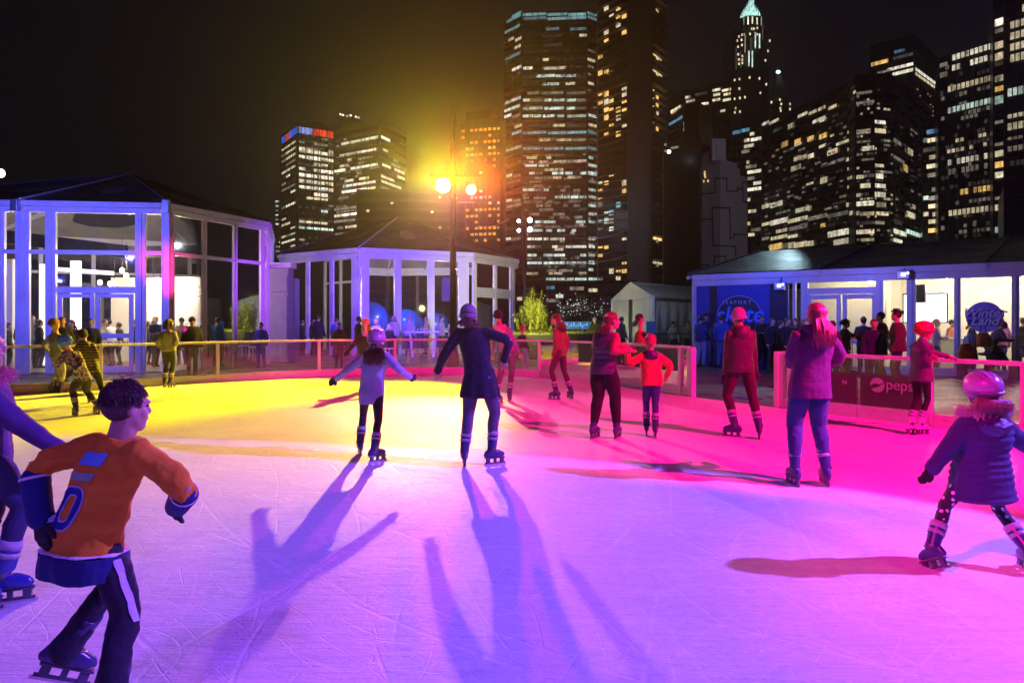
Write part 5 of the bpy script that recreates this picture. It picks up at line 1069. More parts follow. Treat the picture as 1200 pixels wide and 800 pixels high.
    for i, sg in enumerate((-1, 1)):
        b.tube([neck-u*.06*s+ro*sg*.06*s, sh[i], sh[i].lerp(el[i], .5), el[i], el[i].lerp(wr[i], .4), wr[i]], [.04*s, .038*s, .034*s, .028*s, .028*s, .024*s], 10)
        fa = (wr[i]-el[i]).normalized(); 
        if not gloves: handshape(b, wr[i]+fa*.01, fa, (-f if abs(fa.dot(f)) < .8 else UPV)+V((.01, .02, .03)), s*1.0)
        else: b.tube([wr[i], wr[i]+fa*.06*s], [.025*s, .02*s], 8)
        b.tube([pel+ro*sg*.06*s, hip[i]-UPV*.03, hip[i].lerp(kn[i], .5), kn[i], kn[i].lerp(an[i], .35), an[i]], [.05*s, .05*s, .042*s, .03*s, .03*s, .028*s], 10)
        F_, fd3, fu, fs, lift = ft[i]; b.tube([an[i], an[i]-fu*.05*fs], [.034*s, .034*s], 8); b.tube([F_+fu*(lift+.035)*fs-fd3*.07*fs, F_+fu*(lift+.03)*fs+fd3*.09*fs], [.03*fs, .026*fs], 8)
    bo = blob(b, 'body', 'skin', root, vox, skcol, 3)
    if not bg:
        for sg in (-1, 1):
            e = Soup(); e.ell(head+hu*.010*S+hr*sg*.030*S+hf*.0805*S, .012*S, .009*S, .0085*S, hr, hf, hu, 10, 7); e.obj('eye', M['eye'], root, smooth=True)
        if math.cos(ha) < .4:
            e = Soup(); e.tube([head-hu*.056*S+hf*.0945*S-hr*.02*S, head-hu*.058*S+hf*.098*S, head-hu*.056*S+hf*.0945*S+hr*.02*S], [.003*S, .006*S, .003*S], 8); e.obj('mouth', M['plastic'], root, smooth=True, color=(.35, .08, .08))
    # ---- trousers
    lc = legs.get('color', (.03, .03, .035)); lb = legs.get('bulk', 1.0)*1.22; lh = lb**.25
    q = Soup(); q.loft([(pel-u*.09*s, ro, fo, .12*s*lh, .10*s*lh), (pel, ro, fo, .156*s*lh, .112*s*lh), (pel+u*.10*s, ro, fo, .138*s*lh, .096*s*lh)])
    for i, sg in enumerate((-1, 1)):
        F_, fd3, fu, fs, lift = ft[i]; bot = an[i]+(kn[i]-an[i]).normalized()*(legs.get('bottom', .07)*s if skates else -.02)
        kb = (fd3*-.012*s)
        q.tube([pel+ro*sg*.055*s-UPV*.02, hip[i]-UPV*.03*s, hip[i].lerp(kn[i], .5), kn[i], kn[i].lerp(bot, .35)+kb, bot], [.085*s*lh, .090*s*lh, .078*s*lb, .057*s*lb, .056*s*lb, .041*s*lb*legs.get('flare', 1)], 14)
        q.ell(hip[i]-f*.035*s-UPV*.01, .080*s*lh, .080*s*lh, .10*s*lh)
    tr_ = blob(q, legs.get('name', 'trousers'), legs.get('mat', 'cloth'), root, vox, lc, 3, legs.get('fold', .012)*(0 if bg else 1))
    # ---- upper garment
    tcx = top.get('color', (.05, .05, .06)); tb = top.get('bulk', 1.0)*bulk; hem = top.get('hem', .05)*s; fl = top.get('flare', 1.0); q = Soup()
    rib = top.get('rib', 0)
    TL = (neck-pel).length; key = [(-.0, .168, .125), (.32*TL, .155, .115), (.60*TL, .172, .125), (.82*TL, .170, .108), (.94*TL, .115, .085), (TL+.015*s, .070, .068)]
    secs = []; nlow = max(2, int((hem)/.02))
    hv = (UPV*.6+u*.4).normalized()
    for k in range(nlow, 0, -1):
        t_ = k/nlow; g_ = 1+(fl-1)*t_; wv = (1+rib*math.cos(t_*hem*95/s)) if rib else 1
        secs.append((pel-hv*hem*t_, ro, fo, .168*s*tb*g_*wv, .130*s*tb*g_*wv))
    tl = (neck-pel).length; NS = 26 if rib else 12
    for k in range(NS+1):
        z = (tl+.015*s)*k/NS; 
        for a_, b2 in zip(key[:-1], key[1:]):
            if z <= b2[0]+1e-6: tt = (z-a_[0])/(b2[0]-a_[0]); tt = tt*tt*(3-2*tt); wa = a_[1]+(b2[1]-a_[1])*tt; wb = a_[2]+(b2[2]-a_[2])*tt; break
        wv = 1+rib*math.cos(z*95/s+.7*math.sin(z*23)) if rib else 1
        secs.append((pel+u*z, ro, fo, wa*s*tb*wv, wb*s*tb*wv))
    q.loft(secs, 26)
    slv = Soup() if top.get('sleeve_color') else q
    for i, sg in enumerate((-1, 1)):
        st = top.get('sleeve', 1.0)*tb
        P_ = [neck-u*.07*s+ro*sg*.07*s, sh[i]]; R_ = [.062*s*tb, .067*s*st]
        NS2 = 14 if rib else 5
        for k in range(1, NS2+1):
            t_ = k/NS2; p_ = sh[i].lerp(el[i], t_*2) if t_ <= .5 else el[i].lerp(wr[i], t_*2-1); wv = 1+rib*.9*math.cos(t_*26) if rib else 1
            P_.append(p_); R_.append((.067-.018*min(1, t_*1.3)-(.004 if t_ > .7 else 0))*s*st*wv*(1.0 if t_ < .9 else top.get('cuff', 1.0)))
        slv.tube(P_, R_, 14)
    gm = top.get('mat', 'cloth')
    if top.get('hood'):
        hc = neck-fo*.075*s+u*.03*s
        for k in range(7):
            a_ = -1.25+2.5*k/6; c_ = neck+u*.012*s-fo*(.085*s*math.cos(a_))+ro*(.095*s*math.sin(a_)); q.ell(c_, .042*s, .042*s, .048*s)
        q.ell(neck-fo*.105*s-u*.055*s, .095*s, .048*s, .085*s, ro, fo, u)
    if top.get('collar'): q.tube([neck-u*.02, neck+u*.045*s], [.074*s, .066*s], 14)
    jk = blob(q, top.get('name', 'jacket'), gm, root, vox, tcx, 2 if rib else 3, (0.013 if rib else top.get('fold', .022))*(.5 if bg else 1))
    if slv is not q: blob(slv, 'sleeves', gm, root, vox, top['sleeve_color'], 3, .015)
    if top.get('hood_color'):
        q2 = Soup(); q2.ell(neck-fo*.10*s-u*.05*s, .12*s, .055*s, .085*s, ro, fo, u)
        for k in range(7):
            a_ = -1.3+2.6*k/6; q2.ell(neck+u*.012*s-fo*(.09*s*math.cos(a_))+ro*(.105*s*math.sin(a_)), .045*s, .045*s, .05*s)
        blob(q2, 'hood', gm, root, vox, top['hood_color'], 3, .01)
    for (z0, z1, col) in top.get('bands', []):           # contrasting bands at the hem
        q2 = Soup(); q2.loft([(pel-hv*(-z0*s), ro, fo, .176*s*tb*fl, .138*s*tb*fl), (pel-hv*(-(z0+z1)/2*s), ro, fo, .178*s*tb*fl, .140*s*tb*fl), (pel-hv*(-z1*s), ro, fo, .176*s*tb*fl, .137*s*tb*fl)], 26); blob(q2, 'hem_band', gm, root, vox, col, 2, .022)
    if top.get('cuffs'):
        for i in (0, 1):
            q2 = Soup(); q2.tube([el[i].lerp(wr[i], .28), el[i].lerp(wr[i], 1.0)], [.062*s*tb, .055*s*tb], 14); blob(q2, 'cuff', gm, root, vox, top['cuffs'], 3, .012)
            q2 = Soup(); q2.tube([el[i].lerp(wr[i], .22), el[i].lerp(wr[i], .27)], [.0625*s*tb, .0625*s*tb], 14, round_=False); q2.obj('cuff_line', M['cloth'], root, smooth=True, color=(.8, .8, .82))
    if top.get('skirt'):
        q2 = Soup(); L_ = top['skirt']*s; N = 8; rr = []
        a = np.linspace(0, 2*np.pi, 44, endpoint=False)
        for k in range(N+1):
            t_ = k/N; wv = 1+.055*t_*np.sin(a*9+.5)+.03*t_*np.sin(a*5); c_ = np.array(pel+UPV*(.10*s-L_*t_)); g_ = 1+.42*t_
            rr.append(c_+np.outer(np.cos(a)*.165*s*g_*wv, np.array(ro))+np.outer(np.sin(a)*.125*s*g_*wv, np.array(f)))
        q2.rings(rr); blob(q2, 'skirt', gm, root, vox, tcx, 2, .01)
    if top.get('puff_bands'):
        pass
    # ---- gloves
    if gloves:
        for i in (0, 1):
            fa = (wr[i]-el[i]).normalized(); q2 = Soup(); q2.tube([wr[i]-fa*.03*s, wr[i]+fa*.02*s], [.036*s, .034*s], 10)
            handshape(q2, wr[i]+fa*.01, fa, (-f if abs(fa.dot(f)) < .8 else UPV)+V((.01, .02, .03)), s*1.08, 1.2); blob(q2, 'glove', 'cloth', root, max(.0045, vox*.62), gloves, 2)
    # ---- footwear
    for i in (0, 1):
        F_, fd, fu, fs, lift = ft[i]; sd = fd.cross(fu).normalized(); q2 = Soup(); k_ = (kn[i]-an[i]).normalized(); G = F_+fu*lift
        fc = footcol or ((.05, .05, .16) if skates else (.05, .045, .045))
        if skates:
            q2.loft([(G+fu*.004*fs-fd*.01, sd, fd, .034*fs, .125*fs), (G+fu*.028*fs-fd*.01, sd, fd, .043*fs, .133*fs), (G+fu*.055*fs-fd*.012*fs, sd, fd, .041*fs, .118*fs), (G+fu*.08*fs-fd*.035*fs, sd, fd, .038*fs, .085*fs)], 18, 2.2)
            q2.tube([G+fu*.05*fs-fd*.055*fs, an[i]-fd*.005, an[i]+k_*.10*fs, an[i]+k_*.165*fs], [.042*fs, .048*fs, .056*fs, .060*fs], 14, round_=False); q2.tube([an[i]+k_*.04*fs+fd*.035*fs, an[i]+k_*.17*fs+fd*.03*fs], [.026*fs, .03*fs], 8)
            bt = blob(q2, 'skate', 'plastic', root, max(.006, vox*.8), fc, 2)
            if legs.get('bottom', 1) > 0: c_ = Soup(); c_.tube([an[i]+k_*.155*fs, an[i]+k_*.205*fs], [.063*fs, .061*fs], 16, round_=False); c_.obj('cuff_liner', M['cloth'], bt, smooth=True, color=(.42, .38, .50))
            if legs.get('bottom', 1) > 0: c_ = Soup(); c_.tube([an[i]+k_*.105*fs, an[i]+k_*.135*fs], [.061*fs, .062*fs], 16, round_=False); c_.obj('strap', M['plastic'], bt, smooth=True, color=(.34, .34, .42))
            c_ = Soup(); c_.tube([an[i]-fu*.012*fs+fd*.02*fs, an[i]+k_*.01*fs-fd*.02*fs+fu*.01], [.050*fs, .052*fs], 14, round_=False); c_.obj('buckle_strap', M['plastic'], bt, smooth=True, color=(.10, .10, .12))
            c_ = Soup()
            for x, w_ in ((-.085, .045), (.0, .03), (.085, .045)): c_.box(F_+fu*(.042*fs+.006)+fd*x*fs, w_*fs, .026*fs, .06*fs, fd, sd, fu)
            c_.box(F_+fu*.022*fs, .25*fs, .016*fs, .016*fs, fd, sd, fu); c_.box(F_+fu*.078*fs, .24*fs, .04*fs, .014*fs, fd, sd, fu); c_.obj('blade_holder', M['plastic'], bt, color=(.08, .08, .14), bevel=.003)
            c_ = Soup(); c_.box(F_+fu*.008*fs, .275*fs, .005, .015*fs, fd, sd, fu); c_.obj('blade', M['steel'], bt)
        else:
            q2.loft([(G+fu*.0*fs, sd, fd, .036*fs, .125*fs), (G+fu*.03*fs, sd, fd, .045*fs, .135*fs), (G+fu*.06*fs-fd*.01, sd, fd, .042*fs, .10*fs), (G+fu*.085*fs-fd*.04*fs, sd, fd, .038*fs, .055*fs)], 14)
            q2.tube([G+fu*.05*fs-fd*.05*fs, an[i]+k_*.04*fs], [.04*fs, .045*fs], 10); blob(q2, 'shoe', 'cloth', root, vox, fc, 2)
    # ---- hair
    def hairpiece(col, length, style):
        q2 = Soup(); rs = np.random.RandomState(abs(hash(label)) % 9999 if False else len(label)*7+int(abs(pel.x)*10)); HC = head+hu*.022*S-hf*.012*S
        nst = 40 if bg else (300 if D > 5 else 1700); R = V((.088*S, .107*S, .107*S))
        q2.ell(HC+hu*.006*S-hf*.010*S, .0865*S, .101*S, .102*S, hr, hf, hu, 18, 13)
        for _ in range(nst):
            th = rs.uniform(-math.pi, math.pi); ph = rs.uniform(.15, 1.5)
            dv = hr*math.sin(th)*math.cos(ph)+hf*math.cos(th)*math.cos(ph)+hu*math.sin(ph)
            if dv.dot(hf) > .42 and dv.dot(hu) < .55: continue
            def onh(v, k=1.0): return HC-hf*.006*S+hr*(v.dot(hr)*R.x*k)+hf*(v.dot(hf)*R.y*k)+hu*(v.dot(hu)*R.z*k)
            if style == 'short':
                p0 = onh(dv, .955); tg = hf*.5*rs.uniform(-.2, 1)-hu*.8+hr*rs.normal(0, .4); tg = (tg-dv*tg.dot(dv)+dv*.07+V(rs.normal(0, .07, 3))).normalized(); p1 = p0+tg*.020*S*rs.uniform(.7, 1.5); p2 = p1+(tg-hu*.3-dv*.12+V(rs.normal(0, .15, 3))).normalized()*.018*S
                q2.tube([p0, p1, p2], [.0028*S, .0024*S, .0008*S], 4, round_=False)
            elif style == 'curly':
                p0 = onh(dv, 1.0); pts_ = [p0]; 
                L_ = length*rs.uniform(.5, 1)
                for j in range(1, 8): t_ = j/7; pts_.append(onh(dv, 1.0+.35*min(1, t_*2))-UPV*L_*t_+V((math.sin(t_*19+th*3), math.cos(t_*19+th*5), 0))*.018)
                q2.tube(pts_, [.014*S]*7+[.005], 5, round_=False)
            else:
                side = dv-hf*.9; side = V((side.x, side.y, 0)); side = side.normalized() if side.length > .01 else -hf0
                p0 = onh(dv, 1.0); w1 = (dv*.35+side*.75-hu*.1).normalized(); p1 = onh(w1, 1.07); w2 = (side-hu*.55).normalized(); p2 = onh(w2, 1.06); Lr = length*rs.uniform(.75, 1.05)
                back = V((side.x, side.y, 0))*.06+(-f)*.05*(1 if length > .15 else .2); p3 = p2-UPV*Lr*.5+back*.8+V(rs.normal(0, .008, 3)); p4 = p2-UPV*Lr+back*.9+V(rs.normal(0, .014, 3))
                q2.tube([p0, p1, p2, p3, p4], [.005*S, .0075*S, .0080*S, .0070*S, .0020*S], 5, round_=False)
        return q2.obj('hair', M['hair'], root, smooth=True, color=col)
    if hair: hairpiece(hair[0], hair[1], hair[2])
    if hat:
        ty, col = hat[0], hat[1]; HC = head+hu*.022*S-hf*.012*S
        if ty == 'beanie':
            q2 = Soup(); q2.ell(HC+hu*.022*S-hf*.006*S, .098*S, .117*S, .112*S, hr, hf, hu, 20, 13); 
            q2.loft([(HC+hu*-.030*S-hf*.01*S, hr, hf, .094*S, .111*S), (HC+hu*.015*S-hf*.008*S, hr, hf, .102*S, .120*S)], 22, 2)
            hb_ = blob(q2, 'knit_hat', 'knit', root, max(vox*.8, .005), col, 3)
            if not bg or len(hat) > 2:
                q3 = Soup(); q3.loft([(HC-hu*.034*S-hf*.01*S, hr, hf, .1*S, .117*S), (HC-hu*.03*S-hf*.01*S, hr, hf, .107*S, .125*S), (HC+hu*.004*S-hf*.01*S, hr, hf, .107*S, .126*S), (HC+hu*.008*S-hf*.01*S, hr, hf, .1*S, .118*S)], 26, 2); q3.obj('hat_brim', M['knit'], hb_, smooth=True, color=col)
        elif ty == 'helmet':
            q2 = Soup(); q2.ell(HC+hu*.034*S-hf*.004*S, .122*S, .148*S, .118*S, hr, hf, hu, 24, 15)
            hm = blob(q2, 'helmet', 'plastic', root, max(vox*.8, .005), col, 1)
            for k in range(-2, 3):
                a_ = k*.33; pts_ = []
                for j in range(9):
                    b2 = -.9+2.1*j/8; dv = hf*math.sin(b2)*math.cos(a_)+hu*math.cos(b2)*math.cos(a_)+hr*math.sin(a_); pts_.append(HC+hu*.03*S-hf*.004*S+hr*dv.dot(hr)*.123*S+hf*dv.dot(hf)*.149*S+hu*dv.dot(hu)*.119*S)
                q3 = Soup(); q3.tube(pts_, [.0045*S]+[.008*S]*7+[.004*S], 6); q3.obj('helmet_rib', M['plastic'], hm, smooth=True, color=tuple(c*.55 for c in col))
            q3 = Soup(); q3.loft([(HC-hu*.022*S-hf*.004*S, hr, hf, .119*S, .145*S), (HC-hu*.010*S-hf*.004*S, hr, hf, .125*S, .151*S), (HC+hu*.002*S-hf*.004*S, hr, hf, .125*S, .151*S)], 28, 2); q3.obj('helmet_rim', M['plastic'], hm, smooth=True, color=tuple(c*.5 for c in col))
            q3 = Soup()
            for sg in (-1, 1): q3.tube([HC-hu*.02*S+hr*sg*.098*S, head-hu*.06*S+hr*sg*.070*S+hf*.02*S, head-hu*.122*S+hf*.05*S], [.005*S]*3, 6)
            q3.obj('chin_strap', M['black'], hm)
    if top.get('fur'):
        q2 = Soup(); rs = np.random.RandomState(3); R_ = top.get('fur_r', .16)*s
        for _ in range(1700 if not bg else 300):
            a_ = rs.uniform(-2.4, 2.4); c_ = neck+u*(.035+top.get('fur_up', 0))*s-fo*(R_*.62*math.cos(a_))+ro*(R_*math.sin(a_))-u*(.05*(1-math.cos(a_))*0)*s
            dv = (V(rs.normal(0, 1, 3))+(c_-neck).normalized()*.9).normalized(); L_ = rs.uniform(.025, .055)*s*1.2; c_ = c_+V(rs.normal(0, .014, 3))*s; q2.tube([c_, c_+dv*L_*.6, c_+dv*L_-UPV*.008], [.0036, .0026, .0006], 4, round_=False)
        q2.obj('fur_trim', M['hair'], root, color=top['fur'])
    return dict(trousers=tr_, root=root, el=el, wr=wr, kn=kn, an=an, u=u, f=fo, r=ro, jacket=jk, pel=pel, neck=neck, s=s, tb=tb)

def skater(label, D, pel, neck, head, hl, hr_, fl, fr, **kw):
    """all joints as photo pixels plus a depth offset; feet stand on the ice"""
    P3 = lambda a: pt(a[0], a[1], D+(a[2] if len(a) > 2 else 0))
    def foot(a):
        q = gpt(a[0], a[1]); Yc = min(max(q.y, D-.28), D+.28); q = V(((a[0]-600)/F*Yc, Yc, 0)); lift = a[4] if len(a) > 4 else 0
        if lift: q = pt(a[0], a[1], a[5]); 
        return (q, a[2], a[3] if len(a) > 3 else 0)
    return person(label, P3(pel), P3(neck), P3(head), (P3(hl), P3(hr_)), (foot(fl), foot(fr)), **kw)

DK = (.02, .02, .028)
# --- the woman in the navy coat, centre
skater('woman in navy coat and flared skirt with knitted purple hat, seen from behind at centre', 7.4, (562, 440, .02), (553, 384), (548.5, 371, .03), (513, 434, .12), (591, 421, .06), (544, 546, -8), (580, 544, 62), h=1.62, yaw=4, hyaw=-8,
 top=dict(color=(.014, .012, .036), hem=.02, fold=.02, skirt=.34, name='coat', bulk=1.02), legs=dict(color=(.03, .025, .06), mat='check', bulk=.98, name='leggings', fold=0), hat=('beanie', (.42, .34, .55), 1), hair=((.13, .06, .05), .07, 'long'), gloves=None, skin=0, poles=[None, V((1, -.35, .1))])
# --- girl in lavender with the pink helmet
skater('girl in lavender fleece and pink helmet with both arms spread', 7.85, (435.5, 462, 0), (440.5, 413), (441.5, 400.5, .02), (391, 446, .10), (480, 441, .08), (421.5, 532.5, -20, 0), (442.5, 541, 48), h=1.36, yaw=2, hyaw=4,
 top=dict(color=(.36, .34, .66), hem=.19, fold=.014, collar=1, name='fleece', bulk=1.06, mat='cloth'), legs=dict(color=DK, bulk=.80, name='leggings', fold=0), hat=('helmet', (.55, .18, .48)), hair=((.10, .03, .03), .22, 'long'), gloves=(.02, .02, .05), skin=0)
# --- man in mauve jacket
skater('man with black beanie, pink hood and mauve jacket skating away near the far fence', 13.1, (594.5, 418, 0), (586, 383), (583.5, 371, .1), (577, 415, .25), (608, 414, .15), (583, 472.5, 60, 0), (597.5, 470, 15), h=1.64, yaw=12, hyaw=-10,
 top=dict(color=(.24, .15, .28), hood_color=(.55, .16, .34), hem=.06, fold=.03), legs=dict(color=(.12, .08, .13), bulk=.92), hat=('beanie', (.02, .02, .02), 1), skin=1, poles=[None, V((.9, -.5, 0))])
# --- woman in red by the far fence
skater('long haired woman in dark red jacket by the far fence, looking left', 13.6, (656, 420, 0), (655, 384), (650.5, 374, 0), (648, 416, -.12), (661, 415, .1), (649.5, 468, -75), (668, 467, -25), h=1.62, yaw=-55, hyaw=-80,
 top=dict(color=(.20, .015, .035), hem=.10, fold=.02, bulk=.95, mat='shiny'), legs=dict(color=(.08, .02, .05), bulk=.85, fold=.006), hair=((.12, .03, .03), .20, 'long'), skin=0)
# --- mother with striped puffer vest
skater('woman in ribbed purple vest with red sleeves and black leggings reaching for the boy', 9.1, (707, 432, 0), (711, 390), (718, 376, 0), (737, 409, .25), (736, 411, -.15), (697.5, 513.5, 38), (724, 513.5, 30), h=1.63, yaw=28, hyaw=78,
 top=dict(color=(.065, .035, .10), sleeve_color=(.30, .03, .07), hem=.12, rib=.030, name='vest', mat='shiny', bulk=1.10, sleeve=.95), legs=dict(color=(.014, .012, .016), bulk=1.2, name='leggings', fold=.004), hair=((.16, .03, .03), .13, 'long'), skin=0, poles=[None, V((.1, -.6, -.8))])
# --- boy in red
skater('small boy in red jacket with navy hood and blue jeans holding a hand', 9.25, (764, 458, 0), (762, 414), (762, 401, 0), (735, 411, .05), (781, 441, .15), (757.5, 510, 10), (767.5, 512, 5), h=1.29, yaw=0, hyaw=0,
 top=dict(color=(.62, .05, .05), hood_color=(.03, .02, .06), hem=.12, fold=.022, bulk=1.18, mat='shiny'), legs=dict(color=(.035, .045, .20), mat='denim', bulk=.9, fold=.015), hair=((.42, .10, .10), .03, 'short'), skin=0, poles=[V((-.3, -.3, -1)), V((1, -.3, -.1))])
# --- woman with vest behind the fence
skater('dark haired woman in red vest with black sleeves just outside the rink fence', 16.4, (750, 424, 0), (751, 388), (750.5, 373.5, 0), (744, 420, -.1), (758, 420, .1), (746, 452.1, 80), (756, 452.1, 80), h=1.78, yaw=75, hyaw=85, skates=False,
 top=dict(color=(.50, .05, .06), sleeve_color=(.02, .02, .02), hem=.05, name='vest'), legs=dict(color=(.02, .02, .03)), hair=((.04, .02, .02), .14, 'long'), skin=0)
# --- skater in maroon
skater('skater in long maroon jacket and trousers with pink knitted hat beside the fence gap', 9.24, (868, 440, 0), (867.5, 386), (865, 372, 0), (849.5, 446, .05), (885, 438, .15), (857.5, 512, -62), (889.5, 514, 18), h=1.66, yaw=2, hyaw=-5,
 top=dict(color=(.07, .012, .035), hem=.10, hood=1, fold=.018, bulk=1.08, mat='shiny'), legs=dict(color=(.055, .010, .028), bulk=.96), hat=('beanie', (.72, .55, .62), 1), hair=((.1, .04, .04), .04, 'short'), gloves=(.02, .01, .02), skin=0)
# --- woman in purple jacket
skater('long red haired woman in purple hooded jacket and blue jeans', 6.55, (949, 450, 0), (953, 387), (955.5, 369, 0), (938, 428, .26), (963, 428, .28), (929, 567.5, -6), (966, 567.5, 4), h=1.65, yaw=-3, hyaw=-12,
 top=dict(color=(.11, .009, .10), hem=.16, flare=1.06, hood=1, fold=.016, bulk=1.16, mat='cloth'), legs=dict(color=(.028, .035, .15), mat='denim', bulk=1.08, fold=.018), hair=((.36, .05, .10), .26, 'long'), skin=0, poles=[V((-.9, -.6, -.4)), V((.9, -.6, -.4))])
# --- child at right fence
skater('child in red helmet and plum coat with white skates holding the right fence rail', 9.4, (1079, 446, 0), (1080, 403), (1084, 389, 0), (1120, 420, .05), (1090, 414, -.22), (1070, 509, 85), (1081, 509.5, 75), h=1.42, yaw=70, hyaw=105,
 top=dict(color=(.09, .03, .10), hem=.14, flare=1.14, rib=.014, fold=.012, name='coat', mat='shiny', hood=1, bulk=1.02), legs=dict(color=(.015, .012, .018), bulk=.72, name='leggings', fold=0), hat=('helmet', (.55, .04, .06)), skin=0, footcol=(.75, .72, .74), gloves=(.4, .05, .12))
# --- child in puffer coat
pk = skater('child in blue quilted puffer coat with fur hood and purple helmet, right foreground', 4.38, (1150, 548, .0), (1152, 489), (1150, 461, .03), (1091, 551, -.05), (1214, 532, .10), (1098, 668, -18, 28), (1202, 668, 12), h=1.16, yaw=-2, hyaw=-4,
 top=dict(color=(.035, .032, .13), hem=.30, flare=1.18, rib=.050, name='puffer_coat', mat='cloth', bulk=1.50, sleeve=1.0, fur=(.50, .34, .46), fur_r=.185, fur_up=.02), legs=dict(color=(.02, .02, .03), mat='dots', bulk=.86, name='leggings', fold=0), hat=('helmet', (.36, .16, .42)), hair=((.2, .1, .12), .05, 'long'), gloves=(.012, .012, .014), skin=0)
q = Soup(); nk, u_, fo_, ro_ = pk['neck'], pk['u'], pk['f'], pk['r']
q.ell(nk-fo_*.10-u_*.045, .105, .05, .07, ro_, fo_, u_); q.tube([nk-fo_*.13-u_*.03-ro_*.08, nk-fo_*.155-u_*.05, nk-fo_*.13-u_*.03+ro_*.08], [.02, .026, .02], 8); blob(q, 'hood', 'shiny', pk['root'], .0062, (.035, .032, .13), 3, .012)
# --- boy in the orange jersey
bj = skater('boy in loose orange hockey jersey with navy hem and cuffs, left foreground', 2.62, (104, 640, .02), (143, 516, 0), (149, 477, 0), (47, 606, -.05), (208, 592, .12), (70, 800, 62, 24, 1, 2.8), (140, 872, 40), h=1.30, yaw=24, hyaw=41, hpitch=-4, crouch=.985, hscale=.90,
 top=dict(color=(.70, .25, .012), hem=.23, flare=1.16, fold=.036, name='jersey', bulk=1.12, sleeve=1.02, cuffs=(.012, .022, .16), bands=[(-.245, -.115, (.010, .020, .14)), (-.113, -.103, (.8, .8, .85))]), legs=dict(color=(.012, .012, .032), bulk=.98, fold=.035, bottom=-.02, flare=1.55), hair=((.055, .022, .024), .03, 'short'), gloves=(.012, .012, .024), skin=0, vox=.0056, poles=[V((-.7, -.2, .0)), V((.5, -.6, .4))])
def decal(name, loops, mat, col, parent, target, off=.006):
    """flat patch laid on the cloth: projected onto the garment"""
    me = bpy.data.meshes.new(name); vs, fs = [], []
    for lp2 in loops: b0 = len(vs); vs += [tuple(p_) for p_ in lp2[0]]; fs += [tuple(i+b0 for i in fc_) for fc_ in lp2[1]]
    me.from_pydata(vs, [], fs); me.update(); o = link(name, me, M[mat], parent, col)
    m = o.modifiers.new('wrap', 'SHRINKWRAP'); m.target = target; m.wrap_method = 'PROJECT'; m.use_negative_direction = True; m.use_positive_direction = True; m.wrap_mode = 'ABOVE_SURFACE'; m.offset = off; return o
bc = (bj['pel']+bj['neck'])/2; bk_ = -bj['f']; rr_ = bj['r']; uu_ = bj['u']
def gridpatch(cx_, cz_, w, h_, n=8):
    vs = []; fs = []
    for j in range(n+1):
        for i in range(n+1): vs.append(bc+bk_*.16-rr_*.005+rr_*(cx_+w*(i/n-.5))+uu_*(cz_+h_*(j/n-.5)))
    for j in range(n):
        for i in range(n): a_ = j*(n+1)+i; fs.append((a_, a_+1, a_+n+2, a_+n+1))
    return (vs, fs)
def ringpatch(cx_, cz_, w, h_, th, n=36):
    vs = []; fs = []
    for i in range(n):
        a_ = 2*math.pi*i/n; c_, s2 = math.cos(a_), math.sin(a_); c_ = math.copysign(abs(c_)**.6, c_); s2 = math.copysign(abs(s2)**.6, s2)
        for k in range(4): kk = k/3*th; vs.append(bc+bk_*.16-rr_*.005+rr_*(cx_+c_*(w/2-kk))+uu_*(cz_+s2*(h_/2-kk)))
    for i in range(n):
        for k in range(3): j = (i+1) % n; fs.append((i*4+k, j*4+k, j*4+k+1, i*4+k+1))
    return (vs, fs)
decal('number_outline', [ringpatch(-.02, -.085, .125, .185, .042)], 'print', (.55, .62, .85), bj['root'], bj['jacket'], .004)
decal('number_zero', [ringpatch(-.02, -.085, .112, .172, .028)], 'print', (.015, .03, .25), bj['root'], bj['jacket'], .007)
decal('name_patch', [gridpatch(-.005, .115, .11, .05)], 'print', (.12, .38, .70), bj['root'], bj['jacket'], .004)
decal('name_patch', [gridpatch(-.01, .045, .12, .030)], 'print', (.30, .45, .30), bj['root'], bj['jacket'], .004)
# trouser stripe lies on the trouser cloth
h0_ = bj['pel']+bj['r']*.16-UPV*.10; k1_ = bj['kn'][1]+bj['r']*.10; vs = []; fs_ = []
for j in range(13):
    for i in range(4): vs.append(h0_.lerp(k1_, j/12)+bj['f']*(-.014+.009*i))
for j in range(12):
    for i in range(3): a_ = j*4+i; fs_.append((a_, a_+1, a_+5, a_+4))
decal('trouser_stripe', [(vs, fs_)], 'cloth', (.6, .58, .72), bj['root'], bj['trousers'], .004)
# --- partly seen skater at the left edge
skater('skater in purple coat with pink fur collar cut off by the left frame edge', 3.8, (-20, 545, 0), (-14, 446, -.02), (-18, 405, 0), (-60, 560, .1), (72, 528, -.05), (-28, 720, 60), (12, 706, 68), h=1.56, yaw=62, hyaw=70,
 top=dict(color=(.07, .03, .15), hem=.16, fold=.02, name='coat', bulk=1.15, fur=(.62, .16, .34), fur_r=.17, mat='cloth'), legs=dict(color=(.03, .03, .10), bulk=.95), hair=((.2, .05, .06), .12, 'long'), gloves=None, skin=0, footcol=(.03, .05, .30))
